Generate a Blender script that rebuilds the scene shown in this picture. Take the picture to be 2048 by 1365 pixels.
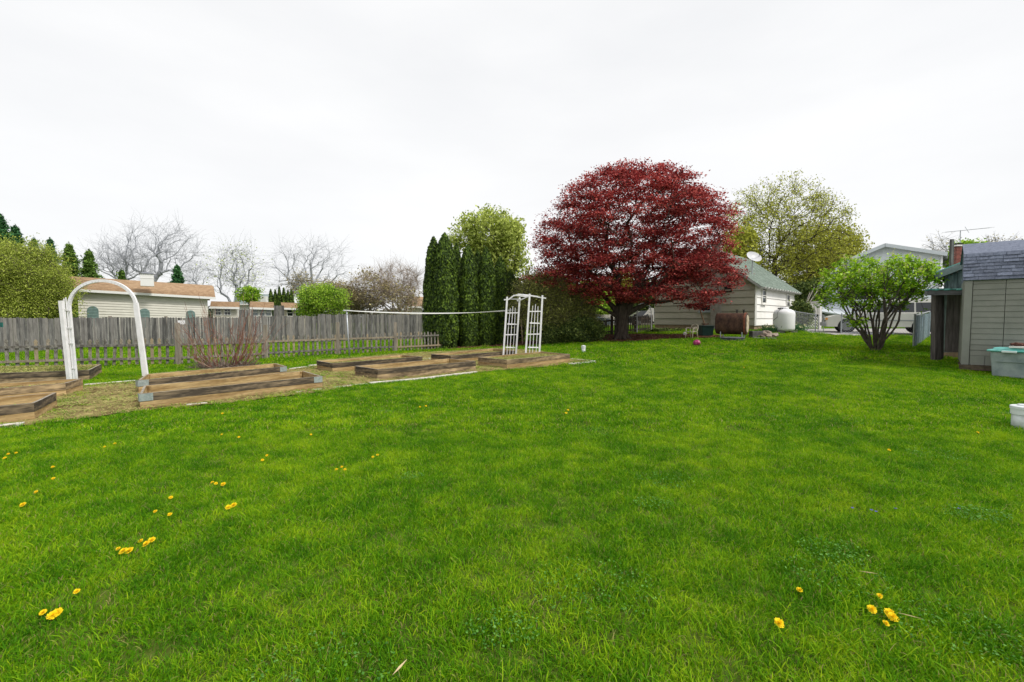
import bpy, math, random
import numpy as np
from mathutils import Vector, Matrix
for o in list(bpy.data.objects): bpy.data.objects.remove(o, do_unlink=True)
S = bpy.context.scene
COL = S.collection
rnd = random.Random(7)
RS = np.random.RandomState(11)
R = math.radians
# ------------------------------------------------------------------ camera
F, CX, CY, HOR, EYE = 900.0, 1024.0, 682.5, 637.0, 1.6
TILT = math.atan((CY - HOR) / F)
cam = bpy.data.cameras.new('camera'); cam.sensor_width = 36; cam.lens = 36 * F / 2048
cam.clip_start = 0.05; cam.clip_end = 2000
co = bpy.data.objects.new('camera', cam); COL.objects.link(co)
co.location = (0, 0, EYE); co.rotation_euler = (R(90) - TILT, 0, 0)
S.camera = co
# ------------------------------------------------------------------ world, sun, exposure
SUN_AZ = math.atan2(0.80, -0.45); SUN_EL = R(50)
w = bpy.data.worlds.new('World'); S.world = w; w.use_nodes = True
nt = w.node_tree; nt.nodes.clear()
wo = nt.nodes.new('ShaderNodeOutputWorld'); bg = nt.nodes.new('ShaderNodeBackground')
sky = nt.nodes.new('ShaderNodeTexSky'); sky.sky_type = 'NISHITA'; sky.sun_disc = False
sky.sun_elevation = SUN_EL; sky.sun_rotation = SUN_AZ
tc = nt.nodes.new('ShaderNodeTexCoord'); mp = nt.nodes.new('ShaderNodeMapping'); mp.inputs['Scale'].default_value = (1, 1, 3.2)
nz = nt.nodes.new('ShaderNodeTexNoise'); nz.inputs['Scale'].default_value = 1.6; nz.inputs['Detail'].default_value = 6
cr = nt.nodes.new('ShaderNodeValToRGB')
cr.color_ramp.elements[0].position = .3; cr.color_ramp.elements[0].color = (.705, .71, .72, 1)
cr.color_ramp.elements[1].position = .68; cr.color_ramp.elements[1].color = (.80, .80, .80, 1)
vm = nt.nodes.new('ShaderNodeVectorMath'); vm.operation = 'SCALE'; vm.inputs['Scale'].default_value = 9.9
mx = nt.nodes.new('ShaderNodeMix'); mx.data_type = 'RGBA'; mx.inputs[0].default_value = .95
nt.links.new(tc.outputs['Generated'], mp.inputs[0]); nt.links.new(mp.outputs[0], nz.inputs['Vector'])
nt.links.new(nz.outputs[0], cr.inputs[0]); nt.links.new(cr.outputs[0], vm.inputs[0])
nt.links.new(sky.outputs[0], mx.inputs[6]); nt.links.new(vm.outputs[0], mx.inputs[7])
nt.links.new(mx.outputs[2], bg.inputs[0]); bg.inputs[1].default_value = .1
nt.links.new(bg.outputs[0], wo.inputs[0])
sl = bpy.data.lights.new('sun', 'SUN'); sl.energy = 2.3; sl.angle = R(12); sl.color = (1, .95, .87)
so = bpy.data.objects.new('sun', sl); COL.objects.link(so)
sv = Vector((math.sin(SUN_AZ) * math.cos(SUN_EL), math.cos(SUN_AZ) * math.cos(SUN_EL), math.sin(SUN_EL)))
so.rotation_euler = sv.to_track_quat('Z', 'Y').to_euler()
S.view_settings.view_transform = 'Standard'; S.view_settings.look = 'None'
S.view_settings.exposure = 0.4; S.view_settings.gamma = 1
S.cycles.max_bounces = 6; S.cycles.diffuse_bounces = 3; S.cycles.transparent_max_bounces = 8
# ------------------------------------------------------------------ ground heights and pixel rays
def sm(a, b, x):
    t = np.clip((x - a) / (b - a), 0, 1); return t * t * (3 - 2 * t)
def gz(x, y):
    s = .05 * np.clip(np.asarray(y, float) - 8, 0, 19)
    bumps = .012 * np.sin(x * 1.3 + y * .7) + .01 * np.sin(y * 1.9 - x * .8)
    return .92 * s * sm(-6, 14, np.asarray(x, float)) + bumps * sm(1.5, 4, y)
def g(x, y): return float(gz(x, y))
def ray(px, py):
    u = (CY - py) / F; c, s = math.cos(TILT), math.sin(TILT)
    return Vector(((px - CX) / F, c + u * s, u * c - s))
def P(px, py, Y):
    d = ray(px, py); d = d * (Y / d.y); return Vector((d.x, d.y, d.z + EYE))
def G(px, py, dh=0.0):
    d = ray(px, py); h = 0.0
    for _ in range(40):
        t = (h + dh - EYE) / d.z
        t = max(min(t, 400), 0) if d.z < 0 else 100
        h = .5 * h + .5 * g(d.x * t, d.y * t)
    return Vector((d.x * t, d.y * t, h + dh))
def PL(px, py, p0, dr):
    """pixel ray meets the vertical plane through p0 along the horizontal direction dr"""
    n = Vector((dr[1], -dr[0])); d = ray(px, py)
    t = (p0[0] * n.x + p0[1] * n.y) / (d.x * n.x + d.y * n.y)
    return Vector((d.x * t, d.y * t, d.z * t + EYE))
# ------------------------------------------------------------------ objects
def link(o, parent=None):
    COL.objects.link(o)
    if parent is not None: o.parent = parent
    return o
def wloc(o):
    v = Vector((0, 0, 0))
    while o is not None: v = v + o.location; o = o.parent
    return v
def tag(o, label=None, cat=None, group=None, kind=None):
    if label: o['label'] = label
    if cat: o['category'] = cat
    if group: o['group'] = group
    if kind: o['kind'] = kind
    return o
def thing(name, loc, label, cat, group=None):
    o = bpy.data.objects.new(name, None); o.empty_display_size = .2; o.location = loc
    link(o); return tag(o, label, cat, group)
def raw_mesh(name, V, Q, T=None, rn=None, mats=(), smooth=False):
    me = bpy.data.meshes.new(name)
    V = np.asarray(V, np.float32); nq = 0 if Q is None else len(Q); ntr = 0 if T is None else len(T)
    me.vertices.add(len(V)); me.vertices.foreach_set('co', V.ravel())
    li = []
    if nq: li.append(np.asarray(Q, np.int32).ravel())
    if ntr: li.append(np.asarray(T, np.int32).ravel())
    li = np.concatenate(li); me.loops.add(len(li)); me.loops.foreach_set('vertex_index', li)
    me.polygons.add(nq + ntr)
    st = np.concatenate([np.arange(nq) * 4, nq * 4 + np.arange(ntr) * 3]).astype(np.int32)
    me.polygons.foreach_set('loop_start', st)
    if rn is not None:
        a = me.attributes.new('rnd', 'FLOAT', 'POINT'); a.data.foreach_set('value', np.asarray(rn, np.float32))
    for m in mats: me.materials.append(m)
    me.update(calc_edges=True); me.validate()
    if smooth: me.polygons.foreach_set('use_smooth', np.ones(nq + ntr, bool))
    return me
class MB:
    def __init__(s): s.v = []; s.f = []; s.r = []; s.seed = None
    def add(s, vs, fs, r=None):
        b = len(s.v); s.v += [tuple(v) for v in vs]; s.f += [tuple(b + i for i in f) for f in fs]
        r = rnd.random() if r is None else r; s.r += [r] * len(vs); return s
    def box(s, c, sz, rz=0.0, M=None, r=None):
        hx, hy, hz = sz[0] / 2, sz[1] / 2, sz[2] / 2
        if M is None: M = Matrix.Rotation(rz, 3, 'Z')
        c = Vector(c)
        vs = [c + M @ Vector((a * hx, b * hy, d * hz)) for d in (-1, 1) for a, b in ((-1, -1), (1, -1), (1, 1), (-1, 1))]
        return s.add(vs, [(3, 2, 1, 0), (4, 5, 6, 7), (0, 1, 5, 4), (1, 2, 6, 5), (2, 3, 7, 6), (3, 0, 4, 7)], r)
    def hexa(s, bot, top, r=None):
        return s.add(list(bot) + list(top), [(3, 2, 1, 0), (4, 5, 6, 7), (0, 1, 5, 4), (1, 2, 6, 5), (2, 3, 7, 6), (3, 0, 4, 7)], r)
    def beam(s, a, b, w, h, up=(0, 0, 1), r=None):
        """rectangular bar from a to b, w across, h along up"""
        a, b = Vector(a), Vector(b); d = (b - a).normalized(); up = Vector(up)
        if abs(d.dot(up)) > .98: up = Vector((1, 0, 0)) if abs(d.x) < .9 else Vector((0, 1, 0))
        x = d.cross(up).normalized(); u = x.cross(d).normalized()
        q = [(-1, -1), (1, -1), (1, 1), (-1, 1)]
        return s.hexa([a + x * (i * w / 2) + u * (j * h / 2) for i, j in q], [b + x * (i * w / 2) + u * (j * h / 2) for i, j in q], r)
    def tube(s, pts, rad, n=8, cap=True, r=None):
        pts = [Vector(p) for p in pts]; m = len(pts)
        rad = [rad] * m if not hasattr(rad, '__len__') else rad
        vs = []; x = None
        for i, p in enumerate(pts):
            d = (pts[min(i + 1, m - 1)] - pts[max(i - 1, 0)]).normalized()
            if x is None: x = d.orthogonal().normalized()
            x = (x - d * x.dot(d)).normalized(); y = d.cross(x)
            vs += [p + (x * math.cos(2 * math.pi * k / n) + y * math.sin(2 * math.pi * k / n)) * rad[i] for k in range(n)]
        fs = [(i * n + k, i * n + (k + 1) % n, (i + 1) * n + (k + 1) % n, (i + 1) * n + k) for i in range(m - 1) for k in range(n)]
        if cap: fs += [tuple(range(n))[::-1], tuple((m - 1) * n + k for k in range(n))]
        return s.add(vs, fs, r)
    def lathe(s, c, prof, n=24, axis=(0, 0, 1), r=None):
        ax = Vector(axis).normalized(); x = ax.orthogonal().normalized(); y = ax.cross(x); c = Vector(c)
        vs = [c + ax * h + (x * math.cos(2 * math.pi * k / n) + y * math.sin(2 * math.pi * k / n)) * q for q, h in prof for k in range(n)]
        m = len(prof)
        fs = [(i * n + k, i * n + (k + 1) % n, (i + 1) * n + (k + 1) % n, (i + 1) * n + k) for i in range(m - 1) for k in range(n)]
        fs += [tuple(range(n))[::-1], tuple((m - 1) * n + k for k in range(n))]
        return s.add(vs, fs, r)
    def prism(s, poly, ext, r=None):
        poly = [Vector(p) for p in poly]; n = len(poly); e = Vector(ext)
        vs = poly + [p + e for p in poly]
        fs = [tuple(range(n))[::-1], tuple(n + i for i in range(n))] + [(i, (i + 1) % n, n + (i + 1) % n, n + i) for i in range(n)]
        return s.add(vs, fs, r)
    def slab(s, a, b, c, d, t, r=None):
        a, b, c, d = map(Vector, (a, b, c, d)); n = (b - a).cross(d - a).normalized() * t
        if n.z < 0: n = -n
        return s.hexa([a - n, b - n, c - n, d - n], [a, b, c, d], r)
    def build(s, name, mat, parent=None, smooth=False, bevel=0, M=None):
        me = bpy.data.meshes.new(name)
        off = wloc(parent) if (parent is not None and M is None) else Vector((0, 0, 0))
        me.from_pydata([(v[0] - off.x, v[1] - off.y, v[2] - off.z) for v in s.v], [], s.f)
        a = me.attributes.new('rnd', 'FLOAT', 'POINT'); a.data.foreach_set('value', s.r)
        for m in (mat if isinstance(mat, (list, tuple)) else [mat]): me.materials.append(m)
        if smooth:
            for p in me.polygons: p.use_smooth = len(p.vertices) <= 4
        me.update(); o = bpy.data.objects.new(name, me); link(o, parent)
        if M is not None:
            p0 = wloc(parent) if parent is not None else Vector((0, 0, 0))
            M = M.copy(); M.translation = M.translation - p0; o.matrix_local = M
        if bevel:
            b = o.modifiers.new('bevel', 'BEVEL'); b.width = bevel; b.segments = 2; b.limit_method = 'ANGLE'
        return o
# ------------------------------------------------------------------ materials
MATS = {}
def mk(name, c1, c2=None, c3=None, rough=.8, scale=6, st=(1, 1, 1), bump=0.0, metal=0, transl=0, coord='Object', lo=.35, hi=.65, rv=0.0, det=6, fine=0, spec=.3, em=None):
    if name in MATS: return MATS[name]
    m = bpy.data.materials.new(name); m.use_nodes = True; MATS[name] = m
    t = m.node_tree; N = t.nodes; L = t.links; b = N['Principled BSDF']
    b.inputs['Roughness'].default_value = rough; b.inputs['Metallic'].default_value = metal
    b.inputs['Specular IOR Level'].default_value = spec
    c2 = c2 or c1
    tcn = N.new('ShaderNodeTexCoord'); mpn = N.new('ShaderNodeMapping'); mpn.inputs['Scale'].default_value = st
    if coord == 'World':
        ge = N.new('ShaderNodeNewGeometry'); L.new(ge.outputs['Position'], mpn.inputs[0])
    else: L.new(tcn.outputs[coord], mpn.inputs[0])
    no = N.new('ShaderNodeTexNoise'); no.inputs['Scale'].default_value = scale; no.inputs['Detail'].default_value = det
    no.inputs['Roughness'].default_value = .6
    L.new(mpn.outputs[0], no.inputs['Vector'])
    r = N.new('ShaderNodeValToRGB'); e = r.color_ramp.elements
    e[0].position = lo; e[0].color = (*c1, 1); e[1].position = hi; e[1].color = (*c2, 1)
    L.new(no.outputs[0], r.inputs[0]); out = r.outputs[0]
    at = N.new('ShaderNodeAttribute'); at.attribute_name = 'rnd'
    if c3 is not None:
        rr = N.new('ShaderNodeMapRange'); rr.inputs[1].default_value = .45; rr.inputs[2].default_value = 1.0
        L.new(at.outputs['Fac'], rr.inputs[0])
        mi = N.new('ShaderNodeMix'); mi.data_type = 'RGBA'; L.new(rr.outputs[0], mi.inputs[0]); L.new(out, mi.inputs[6]); mi.inputs[7].default_value = (*c3, 1)
        out = mi.outputs[2]
    if rv:
        ml = N.new('ShaderNodeMath'); ml.operation = 'MULTIPLY_ADD'; ml.inputs[1].default_value = 2 * rv; ml.inputs[2].default_value = 1 - rv
        L.new(at.outputs['Fac'], ml.inputs[0]); sc = N.new('ShaderNodeVectorMath'); sc.operation = 'SCALE'
        L.new(out, sc.inputs[0]); L.new(ml.outputs[0], sc.inputs['Scale']); out = sc.outputs[0]
    if fine:
        n2 = N.new('ShaderNodeTexNoise'); n2.inputs['Scale'].default_value = fine; n2.inputs['Detail'].default_value = 4; L.new(mpn.outputs[0], n2.inputs['Vector'])
        m2 = N.new('ShaderNodeMath'); m2.operation = 'MULTIPLY_ADD'; m2.inputs[1].default_value = 1.2; m2.inputs[2].default_value = .4; L.new(n2.outputs[0], m2.inputs[0])
        s2 = N.new('ShaderNodeVectorMath'); s2.operation = 'SCALE'; L.new(out, s2.inputs[0]); L.new(m2.outputs[0], s2.inputs['Scale']); out = s2.outputs[0]
    L.new(out, b.inputs['Base Color'])
    if bump:
        bu = N.new('ShaderNodeBump'); bu.inputs['Strength'].default_value = bump; bu.inputs['Distance'].default_value = .02
        L.new(no.outputs[0], bu.inputs['Height']); L.new(bu.outputs[0], b.inputs['Normal'])
    if transl:
        tr = N.new('ShaderNodeBsdfTranslucent'); L.new(out, tr.inputs[0]); mxs = N.new('ShaderNodeMixShader'); mxs.inputs[0].default_value = transl
        L.new(b.outputs[0], mxs.inputs[1]); L.new(tr.outputs[0], mxs.inputs[2]); L.new(mxs.outputs[0], N['Material Output'].inputs[0])
    return m
white_pvc = mk('white_pvc', (.82, .82, .85), (.64, .64, .64), rough=.45, scale=5, lo=.42, hi=.78)
white_paint = mk('white_paint', (.80, .79, .76), (.70, .69, .65), rough=.6, scale=5)
glass_dark = mk('glass_dark', (.02, .025, .03), rough=.08, spec=.6)
glass_pale = mk('glass_pale', (.12, .15, .16), (.28, .32, .33), rough=.1, scale=2, spec=.6)
black = mk('black_void', (.012, .012, .014), rough=.7)
bark_dark = mk('bark_dark', (.035, .028, .022), (.075, .06, .048), scale=9, st=(1, 1, .3), bump=.5, rough=.95)
bark_grey = mk('bark_grey', (.15, .13, .11), (.27, .25, .22), scale=6, st=(1, 1, .3), bump=.4, rough=.95)
galv = mk('galvanised', (.35, .38, .42), (.5, .52, .55), rough=.45, metal=.5, scale=10)
concrete = mk('concrete', (.36, .34, .31), (.55, .53, .49), scale=7, bump=.3, rough=.9, fine=60)
tan_block = mk('tan_block', (.24, .17, .11), (.36, .26, .17), scale=6, bump=.3, rough=.9)
rubber = mk('rubber', (.02, .02, .022), (.04, .04, .042), rough=.7)
# ------------------------------------------------------------------ plants: generators
def blob_points(blobs, n, Y, shell=0.0, zmin=None, drat=1.0, seed=1):
    """random points in a union of ellipsoids given as (px, py, rx, ry[, dY, depth m])"""
    rs = np.random.RandomState(seed); out = []
    vol = np.array([b[2] * b[3] * (b[2]) for b in blobs], float) ** .8; pr = vol / vol.sum()
    k = rs.choice(len(blobs), n * 3, p=pr)
    for i in k:
        b = blobs[i]; dy = b[4] if len(b) > 4 else 0; yy = Y + dy; c = P(b[0], b[1], yy); s = yy / F
        d = rs.normal(size=3); d /= np.linalg.norm(d); rr = rs.rand() ** (1 / 3.); rr = shell + (1 - shell) * rr
        dep = b[5] if len(b) > 5 else b[2] * s * drat
        p = np.array([c.x + d[0] * b[2] * s * rr, c.y + d[1] * dep * rr, c.z + d[2] * b[3] * s * rr])
        if zmin is not None and p[2] < zmin: continue
        out.append(p)
        if len(out) >= n: break
    return np.array(out)
def skeleton(trunk, att, alpha=.35, jit=.06, up=.12, seed=1):
    """grows a branch skeleton: every attractor joins the cheapest existing node"""
    rs = np.random.RandomState(seed)
    N = len(trunk) + 2 * len(att) + 2
    pos = np.zeros((N, 3)); par = np.full(N, -1); ln = np.zeros(N); n = 0
    for p in trunk:
        pos[n] = p; par[n] = n - 1
        n += 1
    first = max(1, len(trunk) - 3)
    top = np.array(trunk[-1]); att = att[np.argsort(np.linalg.norm(att - top, axis=1) + rs.rand(len(att)) * .5)]
    ln[:n] = np.linalg.norm(pos[:n] - pos[0], axis=1) * .3
    for a in att:
        d = np.linalg.norm(pos[first:n] - a, axis=1); c = d + alpha * ln[first:n]
        i = first + int(np.argmin(c)); L = d[i - first]
        if L < .02: continue
        pd = pos[i] - pos[max(par[i], 0)]; q = np.linalg.norm(pd); pd = pd / q if q > 0 else np.array([0, 0, 1.])
        mid = (pos[i] + a) / 2 + pd * L * .14 + np.array([0, 0, up * L * .5]) + rs.normal(size=3) * jit * L
        pos[n] = mid; par[n] = i; ln[n] = ln[i] + L / 2; n += 1
        pos[n] = a; par[n] = n - 1; ln[n] = ln[n - 1] + L / 2; n += 1
    return pos[:n], par[:n]
def radii(pos, par, r0, rt, p=2.4):
    n = len(pos); acc = np.zeros(n); kids = np.bincount(par[par >= 0], minlength=n)
    acc[kids == 0] = r0 ** p
    for i in range(n - 1, 0, -1): acc[par[i]] += acc[i]
    r = acc ** (1 / p); k = rt / r[0]
    if k != 1: r = r0 + (r - r0) * (rt - r0) / max(r[0] - r0, 1e-6)
    return r, kids
def seg_mesh(A, B, ra, rb, n=5):
    d = B - A; L = np.linalg.norm(d, axis=1, keepdims=True); d = d / np.maximum(L, 1e-6)
    ref = np.where(np.abs(d[:, 2:3]) > .9, np.array([[1., 0, 0]]), np.array([[0, 0, 1.]]))
    x = np.cross(d, ref); x /= np.linalg.norm(x, axis=1, keepdims=True); y = np.cross(d, x)
    m = len(A); V = np.zeros((m, 2 * n, 3))
    for k in range(n):
        o = x * math.cos(2 * math.pi * k / n) + y * math.sin(2 * math.pi * k / n)
        V[:, k] = A + o * ra[:, None]; V[:, n + k] = B + o * rb[:, None]
    b = (np.arange(m) * 2 * n)[:, None]
    Q = np.concatenate([b + np.array([[k, (k + 1) % n, n + (k + 1) % n, n + k]]) for k in range(n)], 0)
    return V.reshape(-1, 3), Q
def leaf_mesh(C, size, flat=0.0, asp=1.6, rs=None, nrm=None, vert=0.0):
    rs = rs or RS; m = len(C); size = size * (.6 + .8 * rs.rand(m))[:, None]
    nn = rs.normal(size=(m, 3)); nn[:, 2] += flat * 2.5 * np.sign(nn[:, 2])
    if nrm is not None: nn = nn * .55 + nrm * 1.2
    nn /= np.linalg.norm(nn, axis=1, keepdims=True)
    t = rs.normal(size=(m, 3)); t[:, 2] += vert
    t -= nn * (t * nn).sum(1, keepdims=True); t /= np.linalg.norm(t, axis=1, keepdims=True); b = np.cross(nn, t)
    V = np.stack([C - t * size * asp / 2, C + b * size / 2 + nn * size * .12, C + t * size * asp / 2, C - b * size / 2 + nn * size * .12], 1)
    Q = np.arange(m * 4).reshape(m, 4); return V.reshape(-1, 3), Q, np.repeat(rs.rand(m), 4)
def put_mesh(name, me, parent, V=None):
    o = bpy.data.objects.new(name, me); link(o, parent); return o
def off(V, parent): return V - np.array(wloc(parent))
def tree(name, base, trunk_h, blobs, Y, label, cat='tree', group=None, n_att=500, r0=.012, rt=.25, leaf=None, leaf_n=30, leaf_s=.1, pad=(.4, .4, .15),
         bark=None, seed=1, shell=.3, drat=.9, alpha=.35, twigs=0, twig_l=.5, flat=.4, lean=(0, 0), zmin=None, sides=5, stems=1, jit=.06, up=.12, mid=.35, asp=1.4, twig_mat=None, extra=None, p=2.05, spread=.3):
    rs = np.random.RandomState(seed); base = Vector(base); th = thing(name, base, label, cat, group)
    att = blob_points(blobs, n_att, Y, shell, zmin, drat, seed)
    bark = bark or bark_grey; VV, QQ, RR = [], [], []; nb = 0; tips = []
    if stems == 1:
        tr = [np.array(base) + np.array([lean[0] * k / 5, lean[1] * k / 5, trunk_h * k / 5 - .1 * (k == 0)]) + (rs.normal(size=3) * .03 * trunk_h * .3 if k else 0) for k in range(6)]
        groups = [(tr, att)]
    else:
        groups = []; cen = att.mean(0)
        ang = np.arctan2(att[:, 1] - base.y, att[:, 0] - base.x); idx = rs.randint(0, stems, len(att))
        for k in range(stems):
            a = 2 * math.pi * k / stems + rs.rand() * .6; dd = np.array([math.cos(a), math.sin(a), 0.])
            proj = (att[:, :2] - np.array([base.x, base.y])); da = np.cos(ang - a)
            sel = att[(da > math.cos(math.pi / stems * 2.6)) & (rs.rand(len(att)) < .6)]
            if len(sel) < 3: continue
            sp = spread * (.3 + .9 * rs.rand())
            tr = [np.array(base) + dd * (.06 + sp * trunk_h * q / 5) + np.array([0, 0, trunk_h * q / 5 - .05]) + rs.normal(size=3) * .02 for q in range(6)]
            groups.append((tr, sel))
    for tr, at_ in groups:
        pos, par = skeleton(tr, at_, alpha, jit, up, seed); r, kids = radii(pos, par, r0, rt if stems == 1 else rt / math.sqrt(stems) * 1.4, p)
        if stems == 1: r[0] *= 1.35
        i = np.arange(1, len(pos)); V, Q = seg_mesh(pos[par[i]], pos[i], np.minimum(r[par[i]], r[i] * 1.7 + .002), r[i], sides)
        VV.append(V); QQ.append(Q + nb); RR.append(np.repeat(rs.rand(len(i)), 2 * sides)); nb += len(V)
        sel = kids == 0; sel |= (rs.rand(len(pos)) < mid) & (np.arange(len(pos)) > len(tr) + 2)
        tips.append(np.concatenate([pos[sel], (pos[sel] - pos[np.maximum(par[sel], 0)])], 1))
    me = raw_mesh('trunk', off(np.concatenate(VV), th), np.concatenate(QQ), rn=np.concatenate(RR), mats=[bark], smooth=True)
    put_mesh('trunk', me, th)
    tips = np.concatenate(tips)
    if twigs:
        A = np.repeat(tips[:, :3], twigs, 0); D = np.repeat(tips[:, 3:], twigs, 0); D /= np.linalg.norm(D, axis=1, keepdims=True) + 1e-6
        D = D + rs.normal(size=D.shape) * .55 + np.array([0, 0, up]); D /= np.linalg.norm(D, axis=1, keepdims=True)
        B = A + D * twig_l * (.4 + rs.rand(len(A), 1)); C2 = B + (D + rs.normal(size=D.shape) * .4) * twig_l * .5
        V1, Q1 = seg_mesh(A, B, np.full(len(A), r0), np.full(len(A), r0 * .7), 3); V2, Q2 = seg_mesh(B, C2, np.full(len(A), r0 * .7), np.full(len(A), r0 * .35), 3)
        me = raw_mesh('twigs', off(np.concatenate([V1, V2]), th), np.concatenate([Q1, Q2 + len(V1)]), rn=np.repeat(rs.rand(2 * len(A)), 6), mats=[twig_mat or bark])
        put_mesh('twigs', me, th); tips = np.concatenate([tips, np.concatenate([B, D], 1)]) if leaf else tips
    if leaf:
        C = np.repeat(tips[:, :3], leaf_n, 0); q = rs.normal(size=C.shape) * np.array(pad) * .6; q = np.clip(q, -np.array(pad) * 1.4, np.array(pad) * 1.4)
        C = C + q
        if zmin is not None: C = C[C[:, 2] > zmin - .2]
        V, Q, rr = leaf_mesh(C, leaf_s, flat, asp, rs)
        put_mesh('crown', raw_mesh('crown', off(V, th), Q, rn=rr, mats=[leaf]), th)
    if extra is not None: extra(th, tips, rs)
    return th
def lumpy(name, prof, base, mat_core, mat_leaf, n_leaf, leaf_s, label, cat, group=None, seed=1, lump=.12, heads=None, vert=1.5, parent_thing=None, core=.86, ell=(1, 1), asp=1.8):
    """dense evergreen: prof = [(height, radius)], core volume plus leaf flecks on the skin"""
    rs = np.random.RandomState(seed); base = Vector(base); th = thing(name, base, label, cat, group)
    hs = np.array([p[0] for p in prof]); rr = np.array([p[1] for p in prof]); nh, na = 26, 28; H = hs[-1]
    ph = rs.rand(6) * 6.28; 
    def rad(z, a): return np.interp(z, hs, rr) * (1 + lump * (np.sin(3 * a + ph[0] + z * 1.1) * .5 + np.sin(5 * a - z * 2.3 + ph[1]) * .4 + .5 * np.sin(z * 4.1 + 2 * a + ph[2])))
    V = []
    for i in range(nh):
        z = H * i / (nh - 1)
        for k in range(na):
            a = 2 * math.pi * k / na; q = rad(z, a) * core; V.append((q * math.cos(a) * ell[0], q * math.sin(a) * ell[1], z))
    Q = [(i * na + k, i * na + (k + 1) % na, (i + 1) * na + (k + 1) % na, (i + 1) * na + k) for i in range(nh - 1) for k in range(na)]
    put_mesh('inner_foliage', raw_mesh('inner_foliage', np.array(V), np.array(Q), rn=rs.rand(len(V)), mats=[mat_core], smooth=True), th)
    zz = rs.rand(n_leaf * 3) * H; keep = rs.rand(len(zz)) < np.interp(zz, hs, rr + .1 * rr.max()) / (rr.max() * 1.1); zz = zz[keep][:n_leaf]
    a = rs.rand(len(zz)) * 2 * math.pi; q = rad(zz, a) * (.84 + .22 * rs.rand(len(zz)) ** .7)
    C = np.stack([q * np.cos(a) * ell[0], q * np.sin(a) * ell[1], zz], 1); nr = np.stack([np.cos(a), np.sin(a), np.full(len(a), .35)], 1)
    V, Q, r2 = leaf_mesh(C, leaf_s, 0, asp, rs, nr, vert)
    put_mesh('crown', raw_mesh('crown', V, Q, rn=r2, mats=[mat_leaf]), th)
    mb = MB(); mb.tube([base + Vector((0, 0, -.1)), base + Vector((0, 0, H * .5))], [.09, .03], 6); mb.build('trunk', bark_grey, th)
    return th
# ------------------------------------------------------------------ setting: lawn, soil, mulch, drive, road, grass
def inpoly(X, Y, poly):
    ins = np.zeros(len(X), bool); n = len(poly)
    for i in range(n):
        x1, y1 = poly[i]; x2, y2 = poly[(i + 1) % n]
        c = ((y1 > Y) != (y2 > Y)) & (X < (x2 - x1) * (Y - y1) / (y2 - y1 + 1e-12) + x1); ins ^= c
    return ins
def GP(pts): return [tuple(G(*p)[:2]) for p in pts]
def sheet(name, poly, cell, mat, dz, rough=.0):
    xs = [p[0] for p in poly]; ys = [p[1] for p in poly]
    gx = np.arange(min(xs), max(xs) + cell, cell); gy = np.arange(min(ys), max(ys) + cell, cell)
    nx, ny = len(gx), len(gy); XX, YY = np.meshgrid(gx, gy); ZZ = gz(XX, YY) + dz + rough * (np.sin(XX * 9.1 + YY * 3) * np.sin(YY * 7.7 - XX * 2) * .5 + .5)
    V = np.stack([XX, YY, ZZ], 2).reshape(-1, 3)
    cx = (XX[:-1, :-1] + cell / 2).ravel(); cy = (YY[:-1, :-1] + cell / 2).ravel(); k = inpoly(cx, cy, poly)
    i, j = np.meshgrid(np.arange(nx - 1), np.arange(ny - 1)); b = (j * nx + i).ravel()[k]
    Q = np.stack([b, b + 1, b + nx + 1, b + nx], 1)
    used, inv = np.unique(Q.ravel(), return_inverse=True)
    me = raw_mesh(name, V[used], inv.reshape(-1, 4), mats=[mat], smooth=True)
    o = bpy.data.objects.new(name, me); link(o); tag(o, kind='structure'); return o
lawn_soil = mk('lawn_soil', (.050, .075, .014), (.12, .16, .028), coord='World', scale=.9, fine=14, rough=1, spec=0)
nt_ = lawn_soil.node_tree
gxs = np.concatenate([np.linspace(-260, -42, 24), np.linspace(-40, 40, 201), np.linspace(42, 260, 24)])
gys = np.concatenate([np.linspace(-12, 36, 160), np.linspace(38, 520, 60)])
XX, YY = np.meshgrid(gxs, gys); V = np.stack([XX, YY, gz(XX, YY) - .004], 2).reshape(-1, 3); nx, ny = len(gxs), len(gys)
i, j = np.meshgrid(np.arange(nx - 1), np.arange(ny - 1)); b = (j * nx + i).ravel(); Q = np.stack([b, b + 1, b + nx + 1, b + nx], 1)
o = bpy.data.objects.new('lawn', raw_mesh('lawn', V, Q, mats=[lawn_soil], smooth=True)); link(o); tag(o, kind='structure')

soil_poly = GP([(-260, 905), (0, 858), (150, 842), (300, 822), (470, 806), (640, 786), (740, 768), (953, 747), (1012, 741), (1140, 729), (1191, 724), (1142, 718.5), (1083, 703), (985, 698), (862, 704), (806, 708), (633, 722), (633, 733), (574, 741), (552, 728), (290, 750), (272, 764), (168, 773), (-260, 790)])
thatch = mk('thatch_soil', (.12, .085, .04), (.34, .28, .12), (.14, .17, .04), coord='World', scale=2.2, fine=30, rough=1, spec=0, bump=.4)
sheet('garden_soil', soil_poly, .09, thatch, .012, .02)
mulch_m = mk('mulch', (.055, .028, .018), (.16, .075, .045), coord='World', scale=9, fine=50, rough=1, spec=0, bump=.5)
mulch_poly = GP([(846, 701), (925, 698), (1000, 695), (1060, 692), (1085, 690), (1120, 687), (1250, 684.5), (1310, 681), (1370, 678.5), (1445, 677), (1445, 671), (1300, 669), (1190, 671), (1120, 678), (1050, 684), (846, 690)])
sheet('mulch', mulch_poly, .12, mulch_m, .01, .03)
asph = mk('pale_asphalt', (.30, .29, .28), (.42, .40, .38), coord='World', scale=2, fine=30, rough=.95)
drive_poly = [tuple(G(1640, 668)[:2]), tuple(G(1700, 672)[:2]), tuple(G(1885, 673)[:2]), (44, 22), (44, 31), (16.5, 31.5)]
sheet('driveway', drive_poly, .25, asph, .012)
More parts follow.
